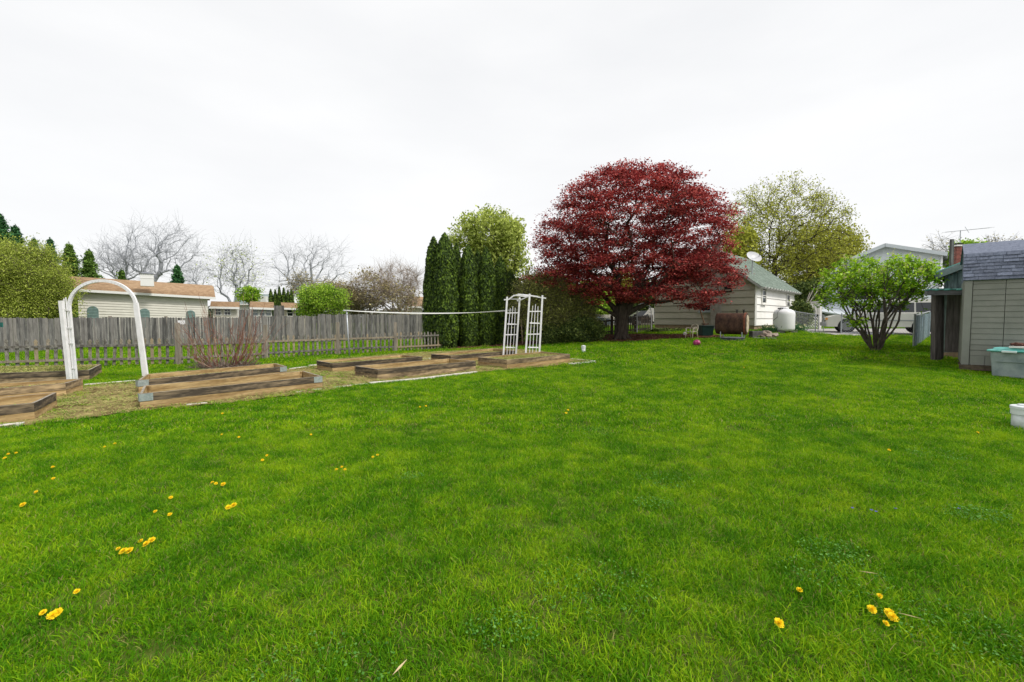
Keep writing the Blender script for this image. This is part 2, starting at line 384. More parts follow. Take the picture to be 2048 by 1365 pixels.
road_poly = [(-8, 56), (30, 60), (30, 64), (-8, 60)]
sheet('road', road_poly, .6, asph, .02)
EXCL = [soil_poly, mulch_poly, drive_poly]
# loose dry clippings on the garden soil and mulch chips
def litter(name, poly, n, size, asp, mat, lift, flat=1.2, kind='stuff'):
    xs = [p[0] for p in poly]; ys = [p[1] for p in poly]
    X = RS.uniform(min(xs), max(xs), n * 3); Y = RS.uniform(min(ys), max(ys), n * 3); k = inpoly(X, Y, poly) & (X > -17); X = X[k][:n]; Y = Y[k][:n]
    C = np.stack([X, Y, gz(X, Y) + .02 + RS.rand(len(X)) * lift * (.3 + sm(-.3, .8, np.sin(X * 2.1 + Y) * np.sin(Y * 2.7 - X)))], 1)
    V, Q, r = leaf_mesh(C, size, flat, asp)
    o = bpy.data.objects.new(name, raw_mesh(name, V, Q, rn=r, mats=[mat])); link(o); tag(o, kind=kind); return o
straw = mk('straw', (.50, .40, .18), (.26, .25, .07), (.16, .26, .03), coord='World', scale=1.6, rough=.9, rv=.5)
tag(litter('dry_clippings', soil_poly, 90000, .010, 7.5, straw, .05), 'dry straw and grass clippings strewn over the bare soil between the raised beds', 'clippings')
chip = mk('mulch_chips', (.10, .045, .028), (.20, .10, .06), coord='World', scale=5, rough=.95, rv=.5)
tag(litter('mulch_chips', mulch_poly, 16000, .05, 2.2, chip, .03), 'reddish brown bark chips spread under the red maple and the evergreens', 'mulch')

# grass: clump prototypes instanced on points
def grass_mat(name):
    m = bpy.data.materials.new(name); m.use_nodes = True; t = m.node_tree; N = t.nodes; L = t.links; b = N['Principled BSDF']
    ge = N.new('ShaderNodeNewGeometry'); oi = N.new('ShaderNodeObjectInfo'); at = N.new('ShaderNodeAttribute'); at.attribute_name = 'rnd'
    n1 = N.new('ShaderNodeTexNoise'); n1.inputs['Scale'].default_value = .55; n1.inputs['Detail'].default_value = 5; n1.inputs['Roughness'].default_value = .65
    n2 = N.new('ShaderNodeTexNoise'); n2.inputs['Scale'].default_value = 2.6; n2.inputs['Detail'].default_value = 4
    L.new(ge.outputs['Position'], n1.inputs['Vector']); L.new(ge.outputs['Position'], n2.inputs['Vector'])
    ad = N.new('ShaderNodeMath'); ad.operation = 'MULTIPLY_ADD'; ad.inputs[1].default_value = .50; L.new(n2.outputs[0], ad.inputs[0])
    a1 = N.new('ShaderNodeMath'); a1.operation = 'MULTIPLY_ADD'; a1.inputs[1].default_value = .58; L.new(n1.outputs[0], a1.inputs[0]); a1.inputs[2].default_value = -.135
    L.new(a1.outputs[0], ad.inputs[2])
    a2 = N.new('ShaderNodeMath'); a2.operation = 'MULTIPLY_ADD'; a2.inputs[1].default_value = .24; L.new(oi.outputs['Random'], a2.inputs[0]); L.new(ad.outputs[0], a2.inputs[2])
    a3 = N.new('ShaderNodeMath'); a3.operation = 'MULTIPLY_ADD'; a3.inputs[1].default_value = .26; L.new(at.outputs['Fac'], a3.inputs[0]); L.new(a2.outputs[0], a3.inputs[2])
    cr = N.new('ShaderNodeValToRGB'); e = cr.color_ramp.elements
    e[0].position = .42; e[0].color = (.040, .165, .004, 1); e[1].position = .84; e[1].color = (.37, .53, .014, 1)
    q = e.new(.60); q.color = (.115, .305, .005, 1); q = e.new(.71); q.color = (.205, .40, .007, 1)
    L.new(a3.outputs[0], cr.inputs[0])
    gt = N.new('ShaderNodeMapRange'); gt.inputs[1].default_value = .94; gt.inputs[2].default_value = .95; L.new(at.outputs['Fac'], gt.inputs[0])
    mi = N.new('ShaderNodeMix'); mi.data_type = 'RGBA'; L.new(gt.outputs[0], mi.inputs[0]); L.new(cr.outputs[0], mi.inputs[6]); mi.inputs[7].default_value = (.42, .36, .14, 1)
    L.new(mi.outputs[2], b.inputs['Base Color']); b.inputs['Roughness'].default_value = .65; b.inputs['Specular IOR Level'].default_value = .1
    tr = N.new('ShaderNodeBsdfTranslucent'); L.new(mi.outputs[2], tr.inputs[0]); ms = N.new('ShaderNodeMixShader'); ms.inputs[0].default_value = .35
    L.new(b.outputs[0], ms.inputs[1]); L.new(tr.outputs[0], ms.inputs[2]); L.new(ms.outputs[0], N['Material Output'].inputs[0])
    return m
GRASS = grass_mat('grass_blades')
def clump_mesh(name, n, rad, hgt, wid, seed):
    rs = np.random.RandomState(seed); V = []; Q = []; T = []; rr = []
    lean0 = rs.normal(size=2) * .3
    for _ in range(n):
        a = rs.rand() * 6.28; q = rad * math.sqrt(rs.rand()); b = np.array([q * math.cos(a), q * math.sin(a), -.005])
        h = hgt * (.45 + .75 * rs.rand()); d = rs.normal(size=2) * .55 + lean0; d3 = np.array([d[0], d[1], 0.])
        s = np.array([-math.sin(a * 3), math.cos(a * 3), 0]) * wid * (.6 + .7 * rs.rand()) / 2
        p1 = b + np.array([0, 0, h * .5]) + d3 * h * .18; p2 = b + np.array([0, 0, h * .85]) + d3 * h * .6; p3 = p2 + np.array([0, 0, h * .12]) + d3 * h * .45
        k = len(V); V += [b - s, b + s, p1 + s, p1 - s, p2 + s * .7, p2 - s * .7, p3]; Q += [(k, k + 1, k + 2, k + 3), (k + 3, k + 2, k + 4, k + 5)]; T += [(k + 5, k + 4, k + 6)]
        rr += [rs.rand()] * 7
    return raw_mesh(name, np.array(V), np.array(Q), np.array(T), rn=rr, mats=[GRASS])
def proto(colname, specs):
    c = bpy.data.collections.new(colname)
    for k, s in enumerate(specs):
        c.objects.link(bpy.data.objects.new('grass_tuft', clump_mesh('grass_tuft', *s, seed=100 + k + len(colname))))
    return c
def gn_scatter(o, coll):
    ng = bpy.data.node_groups.new('scatter_' + o.name, 'GeometryNodeTree')
    ng.interface.new_socket('Geometry', in_out='INPUT', socket_type='NodeSocketGeometry'); ng.interface.new_socket('Geometry', in_out='OUTPUT', socket_type='NodeSocketGeometry')
    N = ng.nodes; L = ng.links; gi = N.new('NodeGroupInput'); go = N.new('NodeGroupOutput'); ip = N.new('GeometryNodeInstanceOnPoints')
    ci = N.new('GeometryNodeCollectionInfo'); ci.inputs[0].default_value = coll; ci.inputs[1].default_value = True; ci.inputs[2].default_value = True
    ip.inputs['Pick Instance'].default_value = True
    rv = N.new('FunctionNodeRandomValue'); rv.data_type = 'FLOAT_VECTOR'; rv.inputs[0].default_value = (0, 0, 0); rv.inputs[1].default_value = (.25, .25, 6.283)
    na = N.new('GeometryNodeInputNamedAttribute'); na.data_type = 'FLOAT'; na.inputs[0].default_value = 'sc'
    L.new(gi.outputs[0], ip.inputs['Points']); L.new(ci.outputs[0], ip.inputs['Instance']); L.new(rv.outputs[0], ip.inputs['Rotation']); L.new(na.outputs[0], ip.inputs['Scale'])
    L.new(ip.outputs[0], go.inputs[0]); md = o.modifiers.new('scatter', 'NODES'); md.node_group = ng
def scatter(name, y0, y1, dens, coll, s0, s1, extra_x=2.0, xlim=60, edge=.13):
    A = []; 
    n = int((2 * (1.25 * y1 + extra_x)) * (y1 - y0) * dens); X = RS.uniform(-1, 1, n) * (1.25 * y1 + extra_x); Y = RS.uniform(y0, y1, n)
    k = (np.abs(X) < 1.22 * Y + extra_x) & (np.abs(X) < xlim)
    for p in EXCL: k &= ~inpoly(X + RS.normal(size=n) * edge, Y + RS.normal(size=n) * edge, p)
    X = X[k]; Y = Y[k]; V = np.stack([X, Y, gz(X, Y)], 1)
    me = bpy.data.meshes.new(name); me.vertices.add(len(V)); me.vertices.foreach_set('co', V.astype(np.float32).ravel())
    patch = .92 + .2 * (np.sin(X * 1.7 + 1) * np.sin(Y * 1.3 + X * .5) * .5 + .5) + .09 * np.sin(X * 5 + Y * 3) * np.sin(Y * 4.3)
    sc = (s0 + (s1 - s0) * RS.rand(len(V))) * patch
    a = me.attributes.new('sc', 'FLOAT', 'POINT'); a.data.foreach_set('value', sc.astype(np.float32)); me.materials.append(GRASS)
    o = bpy.data.objects.new(name, me); link(o); tag(o, kind='stuff'); gn_scatter(o, coll); print(name, len(V)); return o
near = proto('tuft_near', [(54, .085, .038, .0038)] * 6 + [(34, .09, .050, .0042)] * 2)
midc = proto('tuft_mid', [(56, .15, .044, .0075)] * 5)
farc = proto('tuft_far', [(54, .32, .05, .017)] * 5)
tag(scatter('grass', .9, 6.2, 400, near, .75, 1.15), 'bright green mown lawn grass in the foreground', 'grass')
tag(scatter('grass', 6.2, 14, 120, midc, .75, 1.15), 'bright green lawn grass around the raised garden beds', 'grass')
tag(scatter('grass', 14, 42, 24, farc, .8, 1.2, xlim=46, edge=.12), 'green lawn grass beyond the beds reaching to the fences and the cottage', 'grass')
wp_ = np.array([p for p in zip(RS.uniform(-18, 3, 9000), RS.uniform(6.5, 17, 9000))]); kk_ = inpoly(wp_[:, 0], wp_[:, 1], soil_poly) & (np.sin(wp_[:, 0] * 1.9 + 2) * np.sin(wp_[:, 1] * 2.3 + wp_[:, 0]) + RS.normal(size=9000) * .35 > .05)
wp_ = wp_[kk_]; me = bpy.data.meshes.new('weeds'); me.vertices.add(len(wp_)); me.vertices.foreach_set('co', np.stack([wp_[:, 0], wp_[:, 1], gz(wp_[:, 0], wp_[:, 1]) + .015], 1).astype(np.float32).ravel())
a = me.attributes.new('sc', 'FLOAT', 'POINT'); a.data.foreach_set('value', (.35 + .5 * RS.rand(len(wp_))).astype(np.float32)); me.materials.append(GRASS); o = bpy.data.objects.new('weeds', me); link(o); gn_scatter(o, midc); tag(o, 'thin patches of grass and weeds growing in the dry soil between the beds', 'weeds', kind='stuff')
# clover and broad weeds in loose patches
clov = mk('clover_leaf', (.05, .20, .02), (.10, .29, .035), (.16, .34, .06), coord='World', scale=4, rough=.5, transl=.3, rv=.3)
CC = []
for k in range(24):
    y = 1.9 + 8.5 * RS.rand() ** 1.3; x = RS.uniform(-1.15, 1.15) * y; r_ = .10 + .25 * RS.rand(); n = int(120 + 420 * r_); a = RS.rand(n) * 6.283; q = r_ * RS.rand(n) ** .5 * 1.2
    X = x + q * np.cos(a); Y = y + q * np.sin(a) * .8; CC.append(np.stack([X, Y, gz(X, Y) + .022 + .022 * RS.rand(n)], 1))
CC = np.concatenate(CC); kk_ = ~inpoly(CC[:, 0], CC[:, 1], soil_poly); CC = CC[kk_]
V, Q, r = leaf_mesh(CC, .012, 1.3, 1.15); o = bpy.data.objects.new('clover', raw_mesh('clover', V, Q, rn=r, mats=[clov])); link(o); tag(o, 'small clover leaves scattered through the lawn grass', 'clover', kind='stuff')
# ------------------------------------------------------------------ buildings
def roof_tiles(mb, p00, pu, pv, course, tab, t=.02, jit=.25):
    """tabs from eave p00 up to pv, along pu; real overlapping tabs"""
    p00, pu, pv = map(Vector, (p00, pu, pv)); U = pu - p00; W = pv - p00; lu, lv = U.length, W.length; u, v = U / lu, W / lv
    n = u.cross(v).normalized(); n = n if n.z > 0 else -n; nc = max(1, round(lv / course)); course = lv / nc
    for c in range(nc):
        x = -rnd.random() * tab
        while x < lu:
            w_ = tab * (1 + jit * (rnd.random() - .5)); a, b = max(x, 0), min(x + w_ - .012, lu); x += w_
            if b - a < .03: continue
            th = t * (.7 + .6 * rnd.random()); v0, v1 = c * course, min((c + 1) * course + .03, lv)
            q = lambda s, vv, h: p00 + u * s + v * vv + n * h
            mb.hexa([q(a, v0, 0), q(b, v0, 0), q(b, v1, -.004), q(a, v1, -.004)], [q(a, v0, th + .012), q(b, v0, th + .012), q(b, v1, .004), q(a, v1, .004)])
def siding(mb, p0, dr, L, z0, z1, course, n, lim=None, t=.022, gap=.004):
    """lapped boards on a vertical wall: p0 (x,y), unit dir dr, outward normal n, lim(z)->(a,b) span at height"""
    k = max(1, round((z1 - z0) / course)); course = (z1 - z0) / k
    d = Vector((dr[0], dr[1], 0)); nn = Vector((n[0], n[1], 0)); o = Vector((p0[0], p0[1], 0))
    for i in range(k):
        za, zb = z0 + i * course, z0 + (i + 1) * course
        a0, b0 = lim(za) if lim else (0, L); a1, b1 = lim(zb) if lim else (0, L)
        if b0 - a0 < .02: continue
        q = lambda s, z, h: o + d * s + nn * h + Vector((0, 0, z))
        mb.hexa([q(a0, za + gap, -.05), q(b0, za + gap, -.05), q(b0, za + gap, t), q(a0, za + gap, t)], [q(a1, zb, -.05), q(b1, zb, -.05), q(b1, zb, .003), q(a1, zb, .003)])
def window(parent, c, dr, n, w_, h_, fm, gm, sash=True, sill=True, fw=.07, cols=1, name='window'):
    """c = centre point (Vector) on the wall face"""
    c = Vector(c); d = Vector((dr[0], dr[1], 0)); nn = Vector((n[0], n[1], 0)); M = Matrix((d, nn, Vector((0, 0, 1)))).transposed()
    f = MB()
    for s in (-1, 1):
        f.box(c + d * (s * (w_ / 2 + fw / 2)) + nn * .035, (fw, .08, h_ + 2 * fw), M=M); f.box(c + Vector((0, 0, s * (h_ / 2 + fw / 2))) + nn * .035, (w_, .08, fw), M=M)
    if sash: f.box(c + nn * .03, (w_, .05, .05), M=M)
    for k in range(1, cols): f.box(c + d * (w_ * (k / cols - .5)) + nn * .028, (.025, .04, h_), M=M)
    wn = f.build(name, fm, parent)
    g_ = MB(); g_.box(c + nn * .012, (w_, .02, h_), M=M); g_.build('pane', gm, wn)
    if sill: s_ = MB(); s_.box(c + nn * .06 - Vector((0, 0, h_ / 2 + fw + .022)), (w_ + 2.6 * fw, .12, .04), M=M); s_.build('sill', fm, wn)
    return wn
def unit(a): v = Vector((a[0], a[1])); v.normalize(); return (v.x, v.y)
# ---- white cottage
gable_m = mk('cottage_siding_grey', (.36, .335, .265), (.44, .41, .34), scale=.9, rough=.85, rv=.08)
side_m = mk('cottage_siding_white', (.80, .79, .76), (.86, .85, .82), scale=2, rough=.7, rv=.03)
roof_g = mk('green_shingle', (.15, .20, .165), (.24, .29, .25), scale=5, rough=.95, rv=.15, fine=40)
c0 = G(1509, 662); c0 = P(1509, 662, 27.0); Cx, Cy = c0.x, c0.y; gzc = g(Cx, Cy)
zF = P(1509, 652, 27).z; zE = P(1509, 566, 27).z
dA = unit((6.52, 6.75)); dG = (-dA[1], dA[0]); nS = (dA[1], -dA[0]); nG = (-dA[0], -dA[1])
WG, LS, RISE = 6.4, 9.4, 2.5
cot = thing('cottage', (Cx, Cy, gzc), 'small cottage with grey gable end, white side wall and green roof behind the maple', 'cottage')
A3 = Vector((dA[0], dA[1], 0)); G3 = Vector((dG[0], dG[1], 0)); o0 = Vector((Cx, Cy, 0)); up = Vector((0, 0, 1))
fd = MB(); fd.prism([o0 + up * (gzc - .8) + (A3 + G3) * .03, o0 + G3 * WG + up * (gzc - .8) + A3 * .03, o0 + G3 * WG + A3 * LS + up * (gzc - .8), o0 + A3 * LS + up * (gzc - .8)], up * (zF - gzc + .8)); fd.build('foundation', tan_block, cot)
lim = lambda z: (0, WG) if z <= zE else ((z - zE) / RISE * WG / 2, WG - (z - zE) / RISE * WG / 2)
m = MB(); siding(m, (Cx, Cy), dG, WG, zF, zE, .40, nG, None, .05, .022); siding(m, (Cx, Cy), dG, WG, zE, zE + RISE, .40, nG, lim, .05, .022); gw = m.build('gable_wall', gable_m, cot)
m = MB(); siding(m, (Cx, Cy), dA, LS, zF, zE, .40, nS, None, .045, .014)
m.beam(o0 + up * zF + Vector((nS[0], nS[1], 0)) * .02, o0 + up * zE + Vector((nS[0], nS[1], 0)) * .02, .1, .1); m.build('side_wall', side_m, cot)
m = MB(); cc = o0 + G3 * .06 + A3 * .06; m.prism([cc + up * zF, cc + G3 * (WG - .1) + up * zF, cc + G3 * (WG - .1) + up * zE, cc + G3 * (WG / 2) + up * (zE + RISE - .06), cc + up * zE], A3 * (LS - .12)); m.build('wall', gable_m, cot)
# roof slabs with overhang
ov, og, th_ = .42, .38, .12; sl_ = RISE / (WG / 2)
r_ = MB(); deck = MB()
for s in (0, 1):
    e = o0 + G3 * (WG + ov if s else -ov) + up * (zE - ov * sl_ + .06); rdg = o0 + G3 * (WG / 2) + up * (zE + RISE + .06)
    a, b, c, d = e - A3 * og, e + A3 * (LS + og), rdg + A3 * (LS + og), rdg - A3 * og
    deck.slab(a, b, c, d, th_, r=.5); n_ = (b - a).cross(d - a).normalized(); n_ = n_ if n_.z > 0 else -n_
    roof_tiles(r_, a + n_ * .003, b + n_ * .003, d + n_ * .003, .17, .33, .012)
rf = r_.build('roof', roof_g, cot); deck.build('fascia', mk('grey_trim', (.30, .30, .28), (.42, .42, .40), scale=4), rf)
m = MB()
for k in range(14): 
    q = o0 - G3 * (ov * .55) + A3 * (.3 + k * .66) + up * (zE - ov * sl_ * .55 - .09); m.box(q, (.06, .5, .09), M=Matrix((A3, G3, up)).transposed())
m.build('rafter_ends', side_m, cot)
# exterior chimney on the gable end
gp = lambda px, py: PL(px, py, (Cx, Cy), dG)
ca, cb = gp(1442, 650), gp(1425, 650); cw = (cb - ca).length; cm = (ca + cb) / 2; ztop = P(1442, 489, cm.y).z
brick_g = mk('grey_stucco', (.22, .20, .18), (.33, .30, .27), scale=5, rough=.9, bump=.2)
m = MB(); nG3 = Vector((nG[0], nG[1], 0)); MG = Matrix((G3, nG3, up)).transposed()
m.box(Vector((cm.x, cm.y, (gzc - .1 + ztop) / 2)) + nG3 * .2, (cw, .4, ztop - gzc + .1), M=MG); m.box(Vector((cm.x, cm.y, ztop + .04)) + nG3 * .2, (cw + .12, .52, .12), M=MG); m.build('chimney', brick_g, cot)
def gwin(x0, y0, x1, y1, **k):
    a, b = gp(x0, y0), gp(x1, y1); return window(cot, (a + b) / 2 + nG3 * .02, dG, nG, math.hypot(a.x - b.x, a.y - b.y), abs(a.z - b.z), **k)
blue_trim = mk('grey_blue_trim', (.30, .34, .36), (.42, .46, .48), scale=5)
gwin(1402, 590, 1421, 621, fm=blue_trim, gm=glass_dark, fw=.1); gwin(1451, 572, 1463, 583, fm=black, gm=black, sash=False, sill=False, fw=.03); gwin(1392, 509, 1402, 523, fm=blue_trim, gm=glass_dark, fw=.06)
nS3 = Vector((nS[0], nS[1], 0)); sp_ = lambda px, py: PL(px, py, (Cx, Cy), dA)
def swin(x0, y0, x1, y1):
    a, b = sp_(x0, y0), sp_(x1, y1); return window(cot, (a + b) / 2 + nS3 * .02, dA, nS, math.hypot(a.x - b.x, a.y - b.y), abs(a.z - b.z), fm=white_paint, gm=glass_dark, fw=.1)
swin(1523, 577, 1529, 606); swin(1572, 591, 1576.5, 617)
# ---- satellite dish on the cottage roof edge
db = P(1504, 549, 26.6); dc = P(1508, 514, 26.5)
dish = thing('satellite_dish', db, 'pale grey oval satellite dish on a mast at the green roof edge', 'satellite dish')
dm = mk('dish_grey', (.50, .51, .54), (.60, .61, .64), scale=2, rough=.4)
ax = Vector((.15, -.75, .62)).normalized(); x_ = ax.orthogonal(); x_ = Vector((1, .2, .15)); x_ = (x_ - ax * x_.dot(ax)).normalized(); y_ = ax.cross(x_)
m = MB(); n = 28; vs = []
for h, q in ((0, 0.01), (.02, .18), (.07, .34), (.13, .47)):
    vs += [dc + ax * (h - .1) + (x_ * math.cos(6.2832 * k / n) * 1.0 + y_ * math.sin(6.2832 * k / n) * .86) * q for k in range(n)]
vs2 = [v - ax * .02 for v in vs]
fs = [(i * n + k, i * n + (k + 1) % n, (i + 1) * n + (k + 1) % n, (i + 1) * n + k) for i in range(3) for k in range(n)]
m.add(vs, fs); m.add(vs2, [f[::-1] for f in fs]); m.build('reflector', dm, dish, smooth=True)
m = MB(); m.tube([db, dc - ax * .14], .028, 8); m.tube([db + (dc - db) * .45, db + Vector((-.42, .1, .02))], .018, 6); m.build('mast', galv, dish)
m = MB(); tip = dc + ax * .42 + y_ * .1 + x_ * .2; m.tube([dc - ax * .1 + x_ * .42, tip], .015, 6); m.box(tip, (.07, .09, .07)); m.build('feed_arm', black, dish)
# ---- light blue two-storey house at the right
lb = mk('blue_siding', (.72, .78, .84), (.78, .83, .88), scale=2, rough=.7, rv=.05); lbw = mk('white_blue_trim', (.60, .66, .70), (.66, .70, .74), rough=.6)
slate = mk('grey_shingle_roof', (.14, .15, .17), (.22, .23, .26), scale=5, rv=.15, rough=.9)
b0 = P(1875, 640, 34); b1d = unit((-.716, .698)); bp = lambda px, py: PL(px, py, (b0.x, b0.y), b1d)
bh = thing('house', (b0.x, b0.y, g(b0.x, b0.y)), 'large light blue two-storey house with a low gable roof behind the lilac and the van', 'house')
zb = g(b0.x, b0.y) - .5; q = [bp(1875, 508), bp(1772, 492), bp(1690, 525), bp(1645, 578)]; bl = bp(1645, 600); bpeak = q[1]
D3 = Vector((-b1d[1], b1d[0], 0)); D3 = D3 if D3.y > 0 else -D3; nB = (-D3.x, -D3.y)
b_u = Vector((b1d[0], b1d[1], 0)); bo = Vector((b0.x, b0.y, 0)); s_of = lambda v: (v - bo).dot(b_u)
prof = [(s_of(p), p.z) for p in q]
m = MB(); m.prism([Vector((bo.x, bo.y, zb)), Vector((bl.x, bl.y, zb))] + [Vector((p.x, p.y, p.z)) for p in q[::-1]], D3 * 11); m.build('wall', lb, bh)
def blim(z):
    ss = [p[0] for p in prof]; zz = [p[1] for p in prof]; a = 0.0; b_ = ss[-1]
    if z > zz[0]: a = np.interp(z, [zz[0], zz[1]], [ss[0], ss[1]])
    if z > zz[3]: b_ = np.interp(z, [zz[3], zz[2], zz[1]], [ss[3], ss[2], ss[1]])
    return (a, b_)
m = MB(); z_ = zb
siding(m, (bo.x, bo.y), b1d, prof[-1][0], zb + .5, bpeak.z, .21, nB, blim, t=.02); m.build('siding', lb, bh)
m = MB(); siding(m, (bo.x, bo.y), (D3.x, D3.y), 11, zb + .5, q[0].z, .21, (-b1d[0], -b1d[1]), t=.02); m.beam(bo + up * zb - b_u * .02, bo + up * q[0].z - b_u * .02, .16, .16); m.build('side_wall', mk('pale_siding', (.62, .64, .66), (.70, .71, .73), scale=2, rv=.05), bh)
m = MB(); m2 = MB()
tops = [q[0] - b_u * .55 + (q[0] - q[1]).normalized() * 0 + up * (-.02), q[1] + up * .12, q[2] + up * .10, q[3] + b_u * .4 - up * .05]
for i in range(3):
    a, b = tops[i] - D3 * .55, tops[i + 1] - D3 * .55; m.slab(a, b, b + D3 * 12.2, a + D3 * 12.2, .16)
    m2.beam(a - D3 * .02 - up * .12, b - D3 * .02 - up * .12, .05, .26)
rr_ = m.build('roof', slate, bh); m2.build('rake_board', lbw, rr_)
a, b = bp(1703, 570), bp(1737, 598); nB3 = Vector((nB[0], nB[1], 0)); window(bh, (a + b) / 2 + nB3 * .03, b1d, nB, 1.15, 1.3, lbw, glass_dark)
a, b = bp(1790, 575), bp(1815, 600); window(bh, (a + b) / 2 + nB3 * .03, b1d, nB, 1.0, 1.2, lbw, glass_dark)
a = bp(1660, 585); b = bp(1690, 604)
m = MB(); pa = bp(1648, 606); pb = bp(1752, 622); m.slab(pa + nB3 * .05, pb + nB3 * .05, pb + nB3 * 2.2 - up * .7, pa + nB3 * 2.2 - up * .7, .12); m.build('porch_roof', lbw, bh)
for t_ in (0.05, .5, .95):
    m = MB(); c_ = pa.lerp(pb, t_) + nB3 * 2.05 - up * .78; m.beam(Vector((c_.x, c_.y, zb + .3)), c_, .1, .1); m.build('porch_post', white_paint, bh)
# ---- white porch railing with lattice skirt, between cottage and blue house
ra, rb = P(1589, 609, 33), P(1641, 603, 31); rz = ra.z - 0.95
rail = thing('deck_railing', (ra.x, ra.y, g(ra.x, ra.y)), 'white slatted deck railing above a lattice skirt beside the cottage', 'railing')
m = MB(); m.beam(ra, rb, .08, .07); m.beam(ra - up * .85, rb - up * .85, .06, .06); m.build('rail', white_paint, rail)
m = MB()
for k in range(19): c_ = ra.lerp(rb, (k + .5) / 19); m.beam(c_ - up * .85, c_, .05, .04)
m.build('baluster', white_paint, rail)
for s in (0, 1): m = MB(); c_ = ra.lerp(rb, s); m.beam(Vector((c_.x, c_.y, g(c_.x, c_.y))), c_ + up * .08, .14, .14); m.build('post', white_paint, rail)
la, lb2 = ra.lerp(rb, .45), rb; m = MB(); hh = ra.z - .95 - g(ra.x, ra.y); L_ = (lb2 - la).length
for k in range(-5, 16):
    for s in (1, -1):
        pts = []
        for t_ in (0, 1):
            x = k * .2 + (t_ * hh if s > 0 else (1 - t_) * hh); pts.append((x, t_ * hh))
        (x0, z0), (x1, z1) = pts
        def cl(x0, z0, x1, z1):
            if x0 < 0: z0 = z0 + (z1 - z0) * (0 - x0) / (x1 - x0 + 1e-9); x0 = 0
            if x1 > L_: z1 = z0 + (z1 - z0) * (L_ - x0) / (x1 - x0 + 1e-9); x1 = L_
            return x0, z0, x1, z1
        if x0 > x1: x0, z0, x1, z1 = x1, z1, x0, z0
        if x1 <= 0 or x0 >= L_: continue
        x0, z0, x1, z1 = cl(x0, z0, x1, z1); dd = (lb2 - la) / L_
        bz = Vector((0, 0, la.z - .95 - hh)); f_ = lambda x, z: Vector((la.x, la.y, 0)) + Vector((dd.x, dd.y, 0)) * x + bz + up * z
        m.beam(f_(x0, z0), f_(x1, z1), .012, .04, up=(dd.y, -dd.x, .1))
m.build('lattice', white_paint, rail)
# ---- neighbours beyond the left fence
tan_roof = mk('tan_shingle', (.27, .175, .10), (.39, .265, .16), scale=4, rough=.95, rv=.10, fine=30)
cream = mk('cream_siding', (.62, .60, .54), (.68, .66, .60), scale=2, rough=.75, rv=.04); green_sh = mk('green_shutter', (.12, .19, .18), (.17, .25, .24), scale=6, rough=.6)
gutter = mk('gutter_white', (.76, .76, .75), rough=.5)
def outbuilding(name, label, cat, x0, x1, y0, y1, Y0, ang, rx0, ry0, rx1, ry1, wallm, roofm, base_z=-.2, inset=(6, 6), course=.19, ridge_back=2.6, hw=3.0):
    """eave line (x0,y0)-(x1,y1) px, ridge (rx0,ry0)-(rx1,ry1) px; wall runs at ang degrees from +Y"""
    d = (math.sin(R(ang)), math.cos(R(ang))); e0 = P(x0, y0, Y0); e1 = PL(x1, y1, (e0.x, e0.y), d)
    nb = Vector((-d[1], d[0], 0)); nb = nb if nb.y > 0 else -nb; nf = (-nb.x, -nb.y)
    pr = (e0.x + nb.x * ridge_back, e0.y + nb.y * ridge_back); r0, r1 = PL(rx0, ry0, pr, d), PL(rx1, ry1, pr, d)
    b = thing(name, (e0.x, e0.y, 0), label, cat); d3 = Vector((d[0], d[1], 0))
    w0, w1 = e0 + d3 * inset[0] + nb * .35, e1 - d3 * inset[1] + nb * .35; m = MB()
    zt0, zt1 = w0.z - .06, w1.z - .06
    L = (Vector((w1.x, w1.y)) - Vector((w0.x, w0.y))).length
    bt = [Vector((v.x, v.y, base_z)) for v in (w0, w1, w1 + nb * (2 * ridge_back - .7), w0 + nb * (2 * ridge_back - .7))]; tp = [Vector((v.x, v.y, z)) for v, z in zip(bt, (zt0, zt1, zt1, zt0))]
    m.hexa(bt, tp); k = int(min(zt0, zt1) / course)
    for i in range(k):
        za = i * course; q0 = lambda s, z, h: Vector((w0.x, w0.y, 0)) + d3 * s - nb * h + up * z
        slope = (zt1 - zt0) / L; f0 = 1; 
        za0, zb0 = za, za + course; dz1 = (zt1 - zt0) * (za / zt0); dz2 = (zt1 - zt0) * ((za + course) / zt0); za0 += .02
        m.hexa([q0(0, za0, -.02), q0(L, za0 + dz1, -.02), q0(L, za0 + dz1, .035), q0(0, za0, .035)], [q0(0, zb0, -.02), q0(L, zb0 + dz2, -.02), q0(L, zb0 + dz2, .003), q0(0, zb0, .003)], r=.5 + .1 * rnd.random())
    m.build('wall', wallm, b)
    m = MB(); m.slab(e0, e1, r1, r0, .1); n_ = (e1 - e0).cross(r0 - e0).normalized(); n_ = n_ if n_.z > 0 else -n_
    roof_tiles(m, e0 + n_ * .004, e1 + n_ * .004, r0 + (e0 - e0) + n_ * .004, .16, .35, .012) if hw > 2.9 else None
    bk0, bk1 = e0 + nb * 2 * ridge_back, e1 + nb * 2 * ridge_back; m.slab(r0 + up * .002, r1 + up * .002, bk1, bk0, .1)
    rf = m.build('roof', roofm, b); m = MB(); m.beam(e0 - nb * .05 - up * .08, e1 - nb * .05 - up * .08, .08, .17); m.build('gutter', gutter, rf)
    for w_, rr0 in ((w0, r0), (w1, r1)):
        g1 = MB(); zt = w_.z - .06; rz_ = rr0.z - .14; off_ = nb * (ridge_back - .35)
        g1.prism([Vector((w_.x, w_.y, zt)), Vector((w_.x, w_.y, zt)) + off_ + up * (rz_ - zt), Vector((w_.x, w_.y, zt)) + nb * (2 * ridge_back - .7)], d3 * (.04 if w_ is w1 else -.04)); g1.build('gable_end', wallm, b)
    return b, (w0.x, w0.y), d, nf
